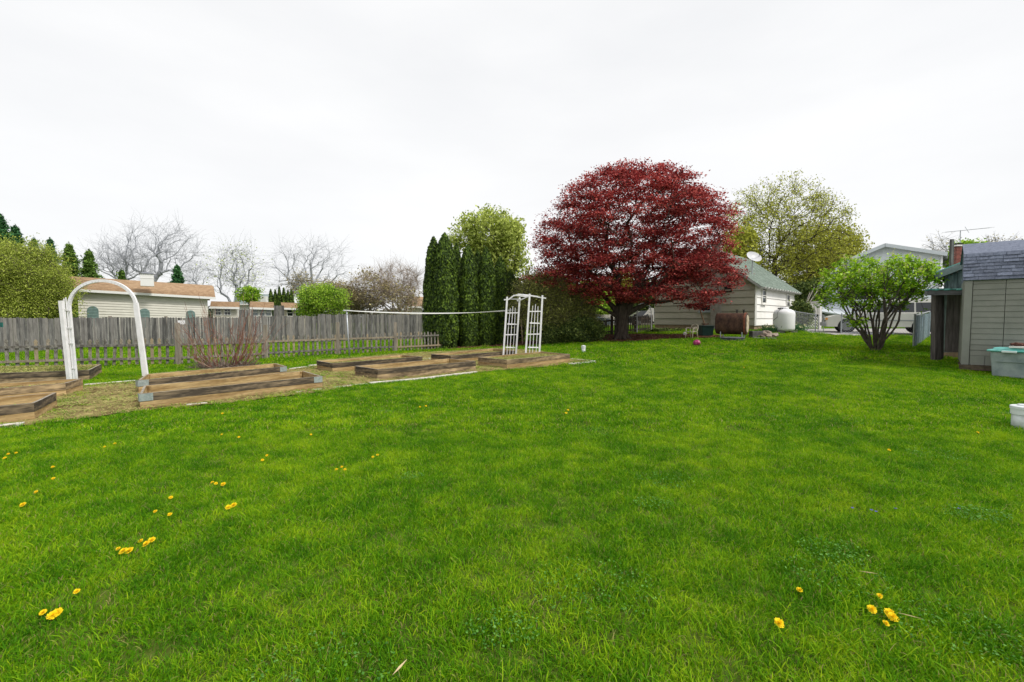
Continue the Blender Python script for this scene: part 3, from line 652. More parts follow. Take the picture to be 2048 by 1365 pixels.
gar, gp0, gd, gn = outbuilding('garage', 'long cream-sided outbuilding with a tan shingle roof and green arched shutters beyond the left fence', 'garage', 124, 431, 577, 595, 30, 52, 139, 553, 425, 571.5, cream, tan_roof, inset=(.7, .5), ridge_back=2.6)
for (xc, ytop, hw_) in ((187, 613, 11.5), (290, 617.5, 10.5), (382, 621, 9)):
    a = PL(xc - hw_, 650, gp0, gd); b = PL(xc + hw_, 650, gp0, gd); wd = math.hypot(a.x - b.x, a.y - b.y); t_ = PL(xc, ytop, gp0, gd); c_ = (a + b) / 2
    rad_ = wd / 2; zc = t_.z - rad_; n3 = Vector((gn[0], gn[1], 0)); d3 = Vector((gd[0], gd[1], 0)); bz = zc - 1.1
    pl = [c_ + d3 * (rad_ * math.cos(k * math.pi / 12)) + up * (zc - c_.z + rad_ * math.sin(k * math.pi / 12)) for k in range(13)]
    pl = [Vector((p.x, p.y, p.z)) for p in pl] + [Vector((c_.x, c_.y, bz)) - d3 * rad_, Vector((c_.x, c_.y, bz)) + d3 * rad_]
    m = MB(); m.prism([p + n3 * .02 for p in pl], n3 * .05); sh = m.build('shutter', green_sh, gar)
    m = MB(); 
    for k in range(16):
        z = bz + .08 + k * .105; hwz = rad_ * .8 if z < zc else .8 * math.sqrt(max(rad_ ** 2 - (z - zc) ** 2, 0))
        if hwz > .05: m.box(Vector((c_.x, c_.y, z)) + n3 * .085, (2 * hwz, .03, .045), M=Matrix((d3, n3, up)).transposed())
    m.build('louvre', mk('louvre_green', (.20, .30, .29), (.27, .38, .36)), sh)
cu = P(294, 549, 32.4); m = MB(); cb_ = Vector((cu.x, cu.y, P(294, 566, 32.4).z)); M_ = Matrix.Rotation(R(38), 3, 'Z')
m.box((cu.x, cu.y, (cu.z + cb_.z) / 2 - .1), (.75, .75, cu.z - cb_.z + .3), M=M_); m.box((cu.x, cu.y, (cu.z + cb_.z) / 2), (.79, .79, .03), M=M_); cup = m.build('roof_vent_box', gutter, gar)
m = MB(); q4 = [Vector((cu.x, cu.y, cu.z + .02)) + M_ @ Vector((a * .45, b * .45, 0)) for a, b in ((-1, -1), (1, -1), (1, 1), (-1, 1))]; m.hexa(q4, [Vector((cu.x, cu.y, cu.z + .16)) + M_ @ Vector((a * .1, b * .1, 0)) for a, b in ((-1, -1), (1, -1), (1, 1), (-1, 1))]); m.build('cap', slate, cup)
m = MB(); cpt = PL(155, 585.5, gp0, gd) + Vector((gn[0], gn[1], 0)) * .12; m.box(cpt, (.55, .12, .13), M=Matrix((Vector((gd[0], gd[1], 0)), Vector((gn[0], gn[1], 0)), up)).transposed()); m.build('wall_light', gutter, gar)
s1, p_, d_, n_ = outbuilding('garden_shed', 'low white shed with tan roof just right of the long cream outbuilding', 'shed', 420, 479, 613.5, 615, 37, 60, 422, 603, 477, 604.5, mk('cream_plain', (.66, .62, .55), (.72, .69, .62)), tan_roof, inset=(.15, .2), ridge_back=1.3, course=.3)
for x in (436, 455): c_ = PL(x, 624, p_, d_); window(s1, c_ + Vector((n_[0], n_[1], 0)) * .02, d_, n_, .38, .5, gutter, glass_dark, cols=2, sill=False, fw=.05)
s2, p_, d_, n_ = outbuilding('garden_cabin', 'small white cabin with three front windows and a roof skylight beyond the fence', 'cabin', 499, 548, 615, 616.5, 38, 60, 500, 603.5, 544, 605, gutter, tan_roof, inset=(.15, .15), ridge_back=1.3, course=.5)
for x in (511, 524, 537): c_ = PL(x, 625, p_, d_); window(s2, c_ + Vector((n_[0], n_[1], 0)) * .03, d_, n_, .36, .6, white_paint, glass_pale, sill=False, fw=.05, name='window')
s3, p_, d_, n_ = outbuilding('tool_shed', 'yellowish shed half hidden behind the bright green shrub beyond the fence', 'shed', 564, 614, 616, 617.5, 42, 60, 562, 605.5, 608, 608, mk('yellow_wall', (.50, .46, .33), (.58, .54, .42)), tan_roof, inset=(.15, .15), ridge_back=1.4, course=.5)
for x in (580, 596): c_ = PL(x, 626, p_, d_); window(s3, c_ + Vector((n_[0], n_[1], 0)) * .02, d_, n_, .45, .6, white_paint, glass_dark, sill=False, fw=.05)
s4, p_, d_, n_ = outbuilding('distant_house', 'distant house with a long grey-green roof and white dormer beyond the sheds', 'house', 466, 562, 608, 609, 62, 70, 470, 588, 548, 589, gutter, mk('far_green_roof', (.22, .27, .27), (.28, .33, .33)), inset=(.3, .3), ridge_back=3, course=.6)
m = MB(); c_ = P(524, 600, 60); m.box(c_, (1.2, 1, .9), rz=.2); m.build('dormer', gutter, s4)
s5, p_, d_, n_ = outbuilding('brick_house', 'low house with a reddish roof glimpsed behind the bare bushes left of the evergreens', 'house', 812, 850, 613, 613.5, 48, 70, 815, 594, 870, 594, cream, tan_roof, inset=(.3, .3), ridge_back=2.6, course=.5)
# ------------------------------------------------------------------ fences
fwood = mk('weathered_board', (.085, .083, .082), (.24, .235, .225), (.16, .15, .14), coord='World', scale=3.5, st=(3, 3, .35), rough=.95, rv=.42, bump=.3, fine=9)
pick_m = mk('lichen_picket', (.12, .11, .095), (.34, .33, .29), (.25, .20, .13), coord='World', scale=7, st=(1.5, 1.5, 1), rough=.95, rv=.25, bump=.4, fine=25, lo=.42, hi=.72)
post_m = mk('fence_post', (.20, .175, .14), (.34, .30, .25), coord='World', scale=5, st=(2, 2, .4), rough=.95, bump=.3)
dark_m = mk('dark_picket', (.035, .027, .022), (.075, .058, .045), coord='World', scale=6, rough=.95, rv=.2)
def board_run(mb, a, b, z_top, wid=.14, gap=.006, z_bot=0.03, jit=.02, t=.022, dog=True, skip=0):
    a, b = Vector((a[0], a[1])), Vector((b[0], b[1])); L = (b - a).length; d = (b - a) / L; n = int(L / (wid + gap)) + 1; nrm = Vector((d.y, -d.x))
    for k in range(n):
        s = (k + .5) * (wid + gap); c = a + d * s; gr = g(c.x, c.y); zt = (z_top(s / L) if callable(z_top) else z_top) + rnd.uniform(-jit, jit)
        c = c + nrm * rnd.uniform(-.008, .008); M = Matrix(((d.x, nrm.x, 0), (d.y, nrm.y, 0), (0, 0, 1))); h = zt - gr - z_bot
        ln = rnd.uniform(-.012, .012); q = [(-wid / 2, 0), (wid / 2, 0), (wid / 2, h - .03), (wid / 2 - .03, h), (-wid / 2 + .03, h), (-wid / 2, h - .03)]
        mb.prism([Vector((c.x, c.y, gr + z_bot)) + M @ Vector((x + ln * z, -t / 2, z)) for x, z in q], M @ Vector((0, t, 0)))
tA, tB, tC, tD = P(-190, 690, 17.5), P(128, 690, 22.6), P(150, 690, 23.6), P(497, 690, 28.3)
tE, tF = P(637, 690, 30.4), P(872, 690, 34)
pf = thing('privacy_fence', (tA.x, tA.y, 0), 'tall weathered grey board fence running behind the picket fence', 'fence')
zt = lambda px_a, px_b, ya, yb, A, B: (lambda t: P(0, ya + (yb - ya) * t, A.y + (B.y - A.y) * t).z + .02 * math.sin(t * 40))
for (A, B, ya, yb) in ((tA, tB, 634, 637), (tB, tC, 637, 636), (tC, tD, 635.5, 635), (tD, tE, 632.5, 632.5), (tE, tF, 629, 629.5)):
    m = MB(); nseg = 1; board_run(m, A, B, zt(0, 0, ya, yb, A, B), wid=.115); m.build('panel', fwood, pf)
for (x, Y, ytop) in ((165, 23.9, 635), (218, 24.6, 632.5), (330, 26.1, 633), (497, 28.25, 632)):
    m = MB(); a = P(x, ytop, Y); m.beam((a.x, a.y + .06, -.1), (a.x, a.y + .06, a.z), .12, .1); m.build('post', post_m, pf)
# pickets
pk = thing('picket_fence', tuple(G(355, 731)), 'low weathered lichen-spotted picket fence running behind the raised beds', 'fence')
posts = [(-190, 748, 19), (139, 735.5, 660), (357, 731, 646), (532, 719.5, 650), (676, 710.5, 645), (791, 704, 645), (905, 697, 655)]
def picket_mesh(mb, c, d, n, h, wd=.075, t=.02, shape=True, z0=.05, tilt=0):
    prof = [(-.5, 0), (.5, 0), (.5, .80), (.32, .835), (.55, .875), (.50, .93), (.0, 1), (-.50, .93), (-.55, .875), (-.32, .835), (-.5, .80)] if shape else [(-.5, 0), (.5, 0), (.5, .9), (0, 1), (-.5, .9)]
    M = Matrix(((d.x, n.x, 0), (d.y, n.y, 0), (0, 0, 1)))
    mb.prism([c + M @ Vector((x * wd + tilt * z * h, -t / 2, z0 + z * (h - z0))) for x, z in prof], M @ Vector((0, t, 0)))
npk = 0
for i in range(len(posts) - 1):
    (xa, ya, ta), (xb, yb, tb) = posts[i], posts[i + 1]; a, b = G(xa, ya), G(xb, yb)
    if i == 0: a = G(-190, 748)
    d = (b - a); L = math.hypot(d.x, d.y); d2 = Vector((d.x / L, d.y / L)); nr = Vector((d2.y, -d2.x)); sp = .215 if i < 2 else .19; n = int(L / sp)
    for zr in ((.70, .25) if i < 5 else (.72, .22)):
        sag = .01 * (i % 3) ; m = MB(); m.beam(a + Vector((0, 0, zr)), b + Vector((0, 0, zr - sag)), .04, .075); m.build('rail', pick_m, pk)
    for k in range(n):
        c = a + d * ((k + .5) / n); c.z = g(c.x, c.y); c += Vector((nr.x, nr.y, 0)) * -.03; m = MB()
        if npk >= 99: break
        hh = .93 + rnd.uniform(-.03, .02); picket_mesh(m, c, d2, nr, hh, tilt=rnd.uniform(-.03, .03) + (.1 if rnd.random() < .05 else 0), wd=.082 + rnd.uniform(-.006, .006)); m.build('picket', pick_m, pk); npk += 1
    if i > 0:
        top = P(xa, ta, a.y).z; m = MB(); m.beam(a + Vector((0, 0, -.1)), Vector((a.x + .01, a.y, top)), .11, .11); m.build('post', post_m, pk)
print('pickets', npk)
m = MB(); c = P(363, 645, 15.5); m.box(c, (.22, .025, .13), rz=.1); m.build('notice', white_pvc, pk)
sg = P(1, 650, 19.3); m = MB(); m.box(sg, (.34, .03, .20), rz=-.35)
o = m.build('plaque', mk('teal_plaque', (.02, .10, .09), (.03, .20, .17), scale=18), None); tag(o, 'small dark teal plaque fixed on the tall fence at the far left', 'sign')
# dark picket fence behind the maple
dk = thing('picket_fence', tuple(G(1176, 671)), 'dark brown picket fence in shade behind the red maple trunk', 'fence')
da, db_ = G(1085, 680), None
segs = [((1085, 681), (1176, 674)), ((1176, 674), (1213, 671)), ((1213, 671), (1262, 668)), ((1262, 668), (1271, 667.5))]
Yf = [(-0, 0)]
pa_ = [Vector((x, y, 0)) for x, y in ((1.6, 25.2), (4.9, 27.0), (6.1, 27.6), (7.75, 28.4), (9.15, 29.3))]
for i in range(4):
    a, b = pa_[i].copy(), pa_[i + 1].copy(); a.z, b.z = g(a.x, a.y), g(b.x, b.y); d = b - a; L = math.hypot(d.x, d.y); d2 = Vector((d.x / L, d.y / L)); nr = Vector((d2.y, -d2.x))
    for zr in (.88, .22): m = MB(); m.beam(a + up * zr, b + up * zr, .04, .09); m.build('rail', dark_m, dk)
    for k in range(int(L / .145)):
        c = a + d * ((k + .5) / int(L / .145)); c.z = g(c.x, c.y); m = MB(); picket_mesh(m, c - Vector((nr.x, nr.y, 0)) * -.03, d2, nr, 1.12, wd=.075, shape=False); m.build('picket', dark_m, dk)
    m = MB(); m.beam(a - up * .1, a + up * (1.2 if i != 1 else 1.5), .13, .13); m.build('post', dark_m, dk)
ft = board = MB(); board_run(board, P(1150, 640, 48), P(1330, 640, 52), 2.0, wid=.2)
fo = board.build('board_fence', mk('pale_board', (.30, .28, .25), (.38, .36, .32), coord='World', scale=3, rv=.12), None); tag(fo, 'distant pale grey board fence seen behind the red maple trunk', 'fence')
ft = MB(); board_run(ft, P(478, 640, 36.5), P(505, 640, 36.9), 2.3, wid=.16); board_run(ft, P(548, 640, 39), P(566, 640, 39.4), 2.7, wid=.2)
fo = ft.build('board_fence', fwood, None); tag(fo, 'short weathered board fence between the small sheds beyond the tall fence', 'fence')
# ------------------------------------------------------------------ raised beds
bed_dark = mk('bed_board_weathered', (.052, .042, .031), (.27, .205, .13), scale=2.8, st=(.7, 5, 5), rough=.95, bump=.4, lo=.44, hi=.78, rv=.25, fine=11)
bed_mid = mk('bed_board_mottled', (.11, .08, .05), (.42, .31, .18), scale=2.6, st=(.8, 4, 4), rough=.95, bump=.4, lo=.40, hi=.66, rv=.15, fine=11)
bed_ochre = mk('bed_board_ochre', (.24, .15, .06), (.50, .36, .18), scale=2.5, st=(.7, 5, 5), rough=.9, bump=.3, rv=.15, fine=13)
cap_m = mk('bed_top_edge', (.22, .19, .15), (.36, .33, .28), scale=4, st=(1, 5, 5), rough=.95)
galv_b = mk('bracket_galvanised', (.24, .29, .29), (.38, .43, .42), rough=.5, metal=.3, scale=18)
def board(name, a, b, h, t, mat, parent, inner=None, nout=None):
    """plank standing on edge from a to b (its lower line), local x along the plank"""
    a, b = Vector(a), Vector(b); d = (b - a); L = d.length; x = d.normalized(); y = up.cross(x).normalized(); z = x.cross(y)
    M = Matrix((x, y, z)).transposed().to_4x4(); M.translation = (a + b) / 2 + z * (h / 2)
    m = MB(); n = max(2, int(L / .35)); r = rnd.random(); wob = [rnd.uniform(-.004, .004) for _ in range(n + 1)]
    for k in range(n):
        x0, x1 = -L / 2 + L * k / n, -L / 2 + L * (k + 1) / n; w0, w1 = wob[k], wob[k + 1]
        m.add([(x0, -t / 2 + w0, -h / 2), (x1, -t / 2 + w1, -h / 2), (x1, t / 2 + w1, -h / 2), (x0, t / 2 + w0, -h / 2), (x0, -t / 2 + w0, h / 2 + w0 * .6), (x1, -t / 2 + w1, h / 2 + w1 * .6), (x1, t / 2 + w1, h / 2 + w1 * .6), (x0, t / 2 + w0, h / 2 + w0 * .6)],
              [(3, 2, 1, 0), (4, 5, 6, 7), (0, 1, 5, 4), (2, 3, 7, 6)] + ([(3, 0, 4, 7)] if k == 0 else []) + ([(1, 2, 6, 5)] if k == n - 1 else []), r)
    o = m.build(name, mat, parent, M=M); me = o.data
    if inner is not None:
        for mm in (inner, cap_m): me.materials.append(mm)
        yo = 1 if y.dot(nout) > 0 else -1
        for p in me.polygons:
            if p.normal.z > .7: p.material_index = 2
            elif p.normal.y * yo < -.6: p.material_index = 1
    return o
BEDH = .28
def bed(label, NL, NR, FR, FL, mats=('d', 'o'), fill=.10, brackets=False, level=2, bh=BEDH):
    c = [G(*p, dh=bh) for p in (NL, NR, FR, FL)]; cen = sum(c, Vector()) / 4
    th = thing('raised_bed', (cen.x, cen.y, g(cen.x, cen.y)), label, 'raised bed', 'wooden raised garden beds')
    M_ = {'d': bed_dark, 'o': bed_ochre, 'm': bed_mid}; t = .038
    for k in range(4):
        a, b = c[k], c[(k + 1) % 4]; nout = ((a + b) / 2 - cen); nout.z = 0; nout.normalize(); d = (b - a).normalized()
        ea, eb = (a, b) if k % 2 == 0 else (a + d * (t * .55), b - d * (t * .55))
        for lv in range(level):
            hh = bh / level; z = lambda p, lv=lv, hh=hh: Vector((p.x, p.y, p.z - bh + lv * hh + .002))
            sh = nout * (-.006 if lv == 0 else 0); board('board', z(ea) + sh - nout * t / 2, z(eb) + sh - nout * t / 2, hh - .004, t, M_[mats[1 - lv] if lv < 2 else 'd'], th, inner=bed_ochre, nout=nout)
    m = MB(); ins = [p + (cen - p) * .03 for p in c]
    n1, n2 = 14, 5; vs = []
    for i in range(n1 + 1):
        for j in range(n2 + 1):
            p = ins[0].lerp(ins[1], i / n1).lerp(ins[3].lerp(ins[2], i / n1), j / n2); vs.append((p.x, p.y, p.z - bh + fill + rnd.uniform(-.012, .03)))
    m.add(vs, [(i * (n2 + 1) + j, (i + 1) * (n2 + 1) + j, (i + 1) * (n2 + 1) + j + 1, i * (n2 + 1) + j + 1) for i in range(n1) for j in range(n2)]); so_ = m.build('soil_fill', thatch, th, smooth=True)
    N_ = int((c[1] - c[0]).length * (c[3] - c[0]).length * 1500); u, v_ = RS.rand(N_, 1), RS.rand(N_, 1); A_ = [np.array(p) for p in ins]
    C = (A_[0] * (1 - u) + A_[1] * u) * (1 - v_) + (A_[3] * (1 - u) + A_[2] * u) * v_; C[:, 2] += -bh + fill + .01 + RS.rand(N_) * .035
    V, Q, r_ = leaf_mesh(C, .010, 1.0, 7.5); put_mesh('dry_stalks', raw_mesh('dry_stalks', off(V, th), Q, rn=r_, mats=[straw]), th)
    m = MB()
    for p in (c[2], c[3]):
        q = p + (cen - p).normalized() * .075; m.beam((q.x, q.y, q.z - bh), (q.x, q.y, q.z - .01), .07, .07)
    m.build('corner_block', bed_ochre, th)
    if brackets:
        for p, e in brackets:
            a, b = c[p], c[e]; d = (b - a).normalized(); n = d.cross(up); n = n if n.dot(cen - a) < 0 else -n; q = a + d * .09
            m = MB(); m.box(Vector((q.x, q.y, q.z - .072)) + n * .004, (.19, .006, .13), M=Matrix((d, n, up)).transposed()); m.box(Vector((a.x, a.y, a.z - .072)) - d * .004 - n * .06, (.006, .13, .13), M=Matrix((d, n, up)).transposed()); m.build('corner_bracket', galv_b, th)
    return th, c
bedA = bed('front-most raised bed cut off by the left frame edge, open corner of bleached boards', (-150, 828), (68, 806), (113, 785), (-150, 807))
bedB = bed('raised bed carrying the left foot of the white arch at its right end', (-150, 789), (131, 766.5), (165, 757), (-150, 775.5), mats=('m', 'o'), fill=.17)
bedC = bed('rear-left raised bed overgrown with grass standing in the lawn by the picket fence', (-150, 751), (178, 740.5), (202, 729), (-150, 735), mats=('d', 'm'), fill=.24)
bedD = bed('long front raised bed with bright metal corner plates at both ends', (279, 788), (644, 752.5), (607, 742), (288, 771.5), brackets=[(0, 1), (1, 0)], fill=.08)
bedE = bed('raised bed below the red-stemmed shrub, with the right foot of the arch at its end', (276, 761), (573, 733), (551, 727), (292, 749), brackets=[(0, 1), (1, 0)], fill=.14)
bedF = bed('narrow raised bed below the clothesline pole, its left end dark', (665, 727), (845, 713.5), (805, 710), (633.5, 721.7), fill=.17)
bedG = bed('middle raised bed with mottled front boards behind the pale concrete edging strip', (755.5, 738.8), (952, 722.7), (899, 717), (709, 732.3), mats=('d', 'm'))
bedH = bed('hindmost raised bed in front of the evergreen columns, partly behind the trellis feet', (901.6, 711.5), (1030, 701.5), (987, 697), (862, 708.5), fill=.16)
bedI = bed('right-hand raised bed with pale ochre front boards directly in front of the white trellis arbor', (1014, 720), (1140, 708.5), (1081, 703.7), (956, 714.5), mats=('m', 'o'), fill=.20)
edge_m = mk('pale_edging', (.50, .47, .42), (.70, .67, .62), scale=7, bump=.3, rough=.9, fine=30)
def strip(label, a, b, wd=.11, h=.06, seg=3):
    A, B = G(*a), G(*b); th = thing('edging_strip', A, label, 'garden edging', 'pale edging strips around the garden'); m = MB()
    for k in range(seg):
        p, q = A.lerp(B, k / seg), A.lerp(B, (k + .985) / seg); p.z, q.z = g(p.x, p.y) + .012, g(q.x, q.y) + .012; m.beam(p, q, wd, h)
    m.build('slab', edge_m, th, bevel=.006)
strip('pale concrete edging strip along the lawn in front of the middle raised bed', (953, 745.8), (738, 768.5), wd=.12, seg=4)
strip('faint edging strip half buried in clippings right of the long front bed', (733, 768.8), (592, 786.5), h=.025)
strip('short edging piece half buried in grass in front of the long front bed', (414, 808), (372, 812), h=.03, seg=1)
strip('white edging strip at the lawn edge in the far lower left corner of the garden', (48, 850.5), (-160, 872), seg=2)
strip('edging strip between the left bed end and the arch foot, bordering the back grass', (169, 772.5), (272, 764), seg=2)
strip('edging strip behind the long beds right of the metal corner plate', (580, 740), (618, 735), seg=1)
strip('tilted pale edging brick against the left end of the bed below the clothesline', (620, 734), (634, 732.5), wd=.16, h=.08, seg=1)
strip('short edging strip pointing right from the trellis bed to the garden corner', (1143, 719.5), (1191, 724.5), seg=1, wd=.08)
strip('front edging strip meeting the corner right of the trellis bed', (1190, 725.2), (1137, 729.5), seg=1, wd=.08)
strip('edging strip glimpsed between the middle bed and the hindmost bed', (846, 719.5), (861, 718.5), seg=1)
# ------------------------------------------------------------------ white arch at the left
ar = thing('garden_arch', (-11.0, 11.2, 0), 'leaning white plastic garden arch with lattice sides at the left', 'garden arch')
NY, FY = 10.95, 11.35
m = MB(); m.beam(P(121.5, 602, NY), P(139, 766, NY), .085, .05, up=(0, 1, 0)); m.build('post', white_pvc, ar)
m = MB(); m.beam(P(137, 606, FY), P(151, 759, FY), .085, .05, up=(0, 1, 0)); m.build('post', white_pvc, ar)
m = MB(); m.beam(P(272, 606, FY - .1), P(293, 757, FY - .1), .10, .045, up=(0, 1, 0)); m.build('post', white_pvc, ar)
m = MB(); m.beam(P(271, 610, FY + .4), P(289, 752, FY + .4), .085, .05, up=(0, 1, 0)); m.build('post', white_pvc, ar)
arc = []
for k in range(33):
    a = math.pi * k / 32; cx, cy, rx, ry = 205.5, 618, 67.5, 56; x = cx - rx * math.cos(a); y = cy - ry * math.sin(a) ** .92; arc.append(P(x, y + (x - 205) * .02, FY))
m = MB()
for k in range(32): m.beam(arc[k], arc[k + 1] + (arc[k + 1] - arc[k]) * .04, .05, .072, up=(arc[k] - P(205.5, 612, FY)).normalized())
m.build('hoop', white_pvc, ar)
m = MB()
for s in (.3, .62): m.beam(P(124 + s * 12, 600 - s * 8, NY + s * .4), P(141 + s * 10, 762 - s * 6, NY + s * .4), .013, .02, up=(0, 1, 0))
m.build('slat', white_pvc, ar)
m = MB()
for y in (619, 656, 687, 737): m.beam(P(124 + (y - 605) * .1, y, NY), P(139 + (y - 605) * .08, y + 4 - (y > 640) * 3, FY), .03, .035)
m.build('crossbar', white_pvc, ar)
m = MB()
for y in (640, 700): m.beam(P(274 + (y - 606) * .14, y, FY - .1), P(271.5 + (y - 606) * .14, y - 2, FY + .4), .03, .035)
m.build('crossbar', white_pvc, ar)
# ------------------------------------------------------------------ trellis arbor
trl = thing('trellis_arbor', tuple(G(1012, 722)), 'white wooden trellis arbor with two ladder panels behind the right-hand raised bed', 'trellis')
PZ = [((1014.5, 594), (1006, 724), 16.6), ((1039.5, 595), (1031, 723), 16.85), ((1059.5, 588), (1050.5, 722), 16.5), ((1085, 591), (1078, 721), 16.75)]
for (t_, b_, Y) in PZ: m = MB(); m.beam(P(*t_, Y), P(*b_, Y), .064, .06, up=(0, 1, 0)); m.build('post', white_pvc, trl)
def lerp2(a, b, t): return (a[0] + (b[0] - a[0]) * t, a[1] + (b[1] - a[1]) * t)
def at(i, y): (t_, b_, Y) = PZ[i]; t = (y - t_[1]) / (b_[1] - t_[1]); return lerp2(t_, b_, t)[0], y, Y
for (i, j, ys) in ((0, 1, (626.5, 670)), (2, 3, (623.5, 669))):
    for y in ys: m = MB(); m.beam(P(*at(i, y + (0))), P(*at(j, y - .5)), .03, .035); m.build('rung', white_pvc, trl)
for (i, j, y, tops) in ((0, 1, 648.5, (617, 613, 616)), (0, 1, 695, None), (2, 3, 646.5, (612, 609, 613)), (2, 3, 695, None)):
    a, b = at(i, y), at(j, y); m = MB(); m.beam(P(a[0] + 4, y, a[2] - .04), P(b[0] - 3, y + .5, b[2] - .04), .03, .04); m.build('rung', white_pvc, trl)
    if tops:
        for k, ty in enumerate(tops):
            s = (k + 1) / 4; s2 = s * .8 + .1; Y = a[2] * (1 - s) + b[2] * s - .02
            t0, t1 = at(i, ty), at(j, ty); u0, u1 = at(i, 722), at(j, 722); m = MB()
            mid = lerp2((t0[0] * (1 - s2) + t1[0] * s2, ty), (u0[0] * (1 - s) + u1[0] * s, 722), .45)
            m.tube([P(t0[0] * (1 - s2) + t1[0] * s2, ty, Y), P(mid[0] + (k - 1) * .8, mid[1], Y), P(u0[0] * (1 - s) + u1[0] * s + (1 if k == 0 else 0), 720, Y)], .012, 6); m.build('slat', white_pvc, trl)
for (i, j, pts) in ((0, 2, ((1008, 600), (1017, 599.5), (1027, 592), (1036, 589.8), (1046, 590.5), (1060, 594))), (1, 3, ((1034, 602), (1042, 600), (1052, 595), (1062, 592), (1076, 594.5), (1092, 597)))):
    Y0, Y1 = PZ[i][2], PZ[j][2]; m = MB(); pp = [P(x, y, Y0 + (Y1 - Y0) * k / 5) for k, (x, y) in enumerate(pts)]
    for k in range(5): m.beam(pp[k], pp[k + 1], .03, .045)
    m.build('top_beam', white_pvc, trl)
    if i == 0: pA = pp
    else:
        for k in (1, 2, 3, 4): m = MB(); m.beam(pA[k] + up * .02, pp[k] + up * .02, .02, .03); m.build('cross_slat', white_pvc, trl)
# ------------------------------------------------------------------ clothesline
cb = G(699, 715); ctop = P(693.5, 623, cb.y)
cl = thing('clothesline_pole', cb, 'galvanised T-shaped clothesline pole standing behind the narrow raised bed', 'clothesline pole')
m = MB(); m.tube([cb - up * .1, ctop], .032, 8); m.build('pole', galv, cl, smooth=True)
m = MB(); ma, mb_ = P(687, 621.5, cb.y - .55), P(704, 622, cb.y + .6); m.tube([ma, mb_], .028, 8); m.build('arm', galv, cl, smooth=True)
pb2 = G(1046, 690); pt2 = P(1041, 620, pb2.y); c2 = thing('clothesline_pole', pb2, 'thin tan clothesline pole behind the white trellis', 'clothesline pole'); m = MB(); m.tube([pb2 - up * .1, pt2], .035, 8); m.build('pole', mk('tan_pole', (.36, .22, .13), (.5, .42, .36), scale=4), c2, smooth=True)
m = MB(); m.tube([pt2 - Vector((.5, .35, 0)), pt2 + Vector((.5, .35, 0))], .028, 6); m.build('arm', galv, c2)
ln_ = mk('line_white', (.62, .63, .62), rough=.6)
for kk, (t_, lab) in enumerate(((0.02, 'near strand'), (.35, 'second strand'), (.68, 'third strand'), (.98, 'far strand'))):
    a = ma.lerp(mb_, t_); b = (pt2 - Vector((.5, .35, 0))).lerp(pt2 + Vector((.5, .35, 0)), t_); pts = [a.lerp(b, k / 16) - up * (4 * .17 * (1 - .08 * kk) * (k / 16) * (1 - k / 16)) for k in range(17)]
    m = MB(); m.tube(pts, .011, 5); o = m.build('clothesline', ln_, None); tag(o, ('front', 'second', 'third', 'rear')[kk] + ' strand of the white clothesline ropes sagging from the galvanised pole to the trellis', 'clothesline', 'clothesline ropes')
# ------------------------------------------------------------------ shed at the right
shed_m = mk('shed_siding', (.20, .205, .18), (.25, .25, .22), scale=2.2, rough=.75, rv=.03); shed_trim = mk('shed_trim', (.22, .225, .20), (.26, .265, .235), scale=2, rough=.7)
shing = mk('slate_shingle', (.085, .10, .14), (.15, .17, .225), scale=14, rough=.95, rv=.22, fine=60)
s0 = P(1922.5, 728, 12.3); sA = G(1919, 741); s0 = Vector((sA.x, sA.y, 0))
dS = unit((.727, -.687)); sp2 = lambda px, py: PL(px, py, (s0.x, s0.y), dS); nSh = (dS[1], -dS[0]); nSh = nSh if nSh[1] < 0 else (-nSh[0], -nSh[1]); nSh3 = Vector((nSh[0], nSh[1], 0)); dS3 = Vector((dS[0], dS[1], 0))
sb0 = sp2(1922, 729); st0 = sp2(1931, 560); zb_, zt_ = sb0.z, st0.z + .02; s0 = Vector((sb0.x, sb0.y, 0)); LSh = 3.4
shd = thing('shed', (s0.x, s0.y, g(s0.x, s0.y)), 'grey clapboard shed with a dark slate shingle roof at the right edge', 'shed')
m = MB(); m.prism([s0 + up * zb_ - nSh3 * .06, s0 + dS3 * LSh + up * zb_ - nSh3 * .06, s0 + dS3 * LSh - nSh3 * 2.6 + up * zb_, s0 - nSh3 * 2.6 + up * zb_], up * (zt_ - zb_)); m.build('wall', shed_m, shd)
tx = (sp2(1943, 640) - s0).dot(dS3); sx = (sp2(2009, 640) - s0).dot(dS3); zk = sp2(1960, 712).z
m = MB(); siding(m, (s0.x + dS[0] * tx, s0.y + dS[1] * tx), dS, sx - tx - .012, zk, zt_, (zt_ - zk) / 14, nSh, t=.018)
siding(m, (s0.x + dS[0] * sx, s0.y + dS[1] * sx), dS, LSh - sx, zk, zt_, (zt_ - zk) / 14, nSh, t=.018); m.build('siding', shed_m, shd)
m = MB(); x = tx
while x < LSh: m.box(s0 + dS3 * (x + .14) + up * ((zb_ + zk) / 2) + nSh3 * .0, (.275, .03, zk - zb_ - .006), M=Matrix((dS3, nSh3, up)).transposed()); x += .285
m.build('skirt_board', shed_trim, shd)
m = MB(); m.box(s0 + dS3 * (tx / 2 - .01) + up * ((zb_ + zt_) / 2) + nSh3 * .01, (tx - .01, .06, zt_ - zb_), M=Matrix((dS3, nSh3, up)).transposed()); m.build('corner_board', shed_trim, shd)
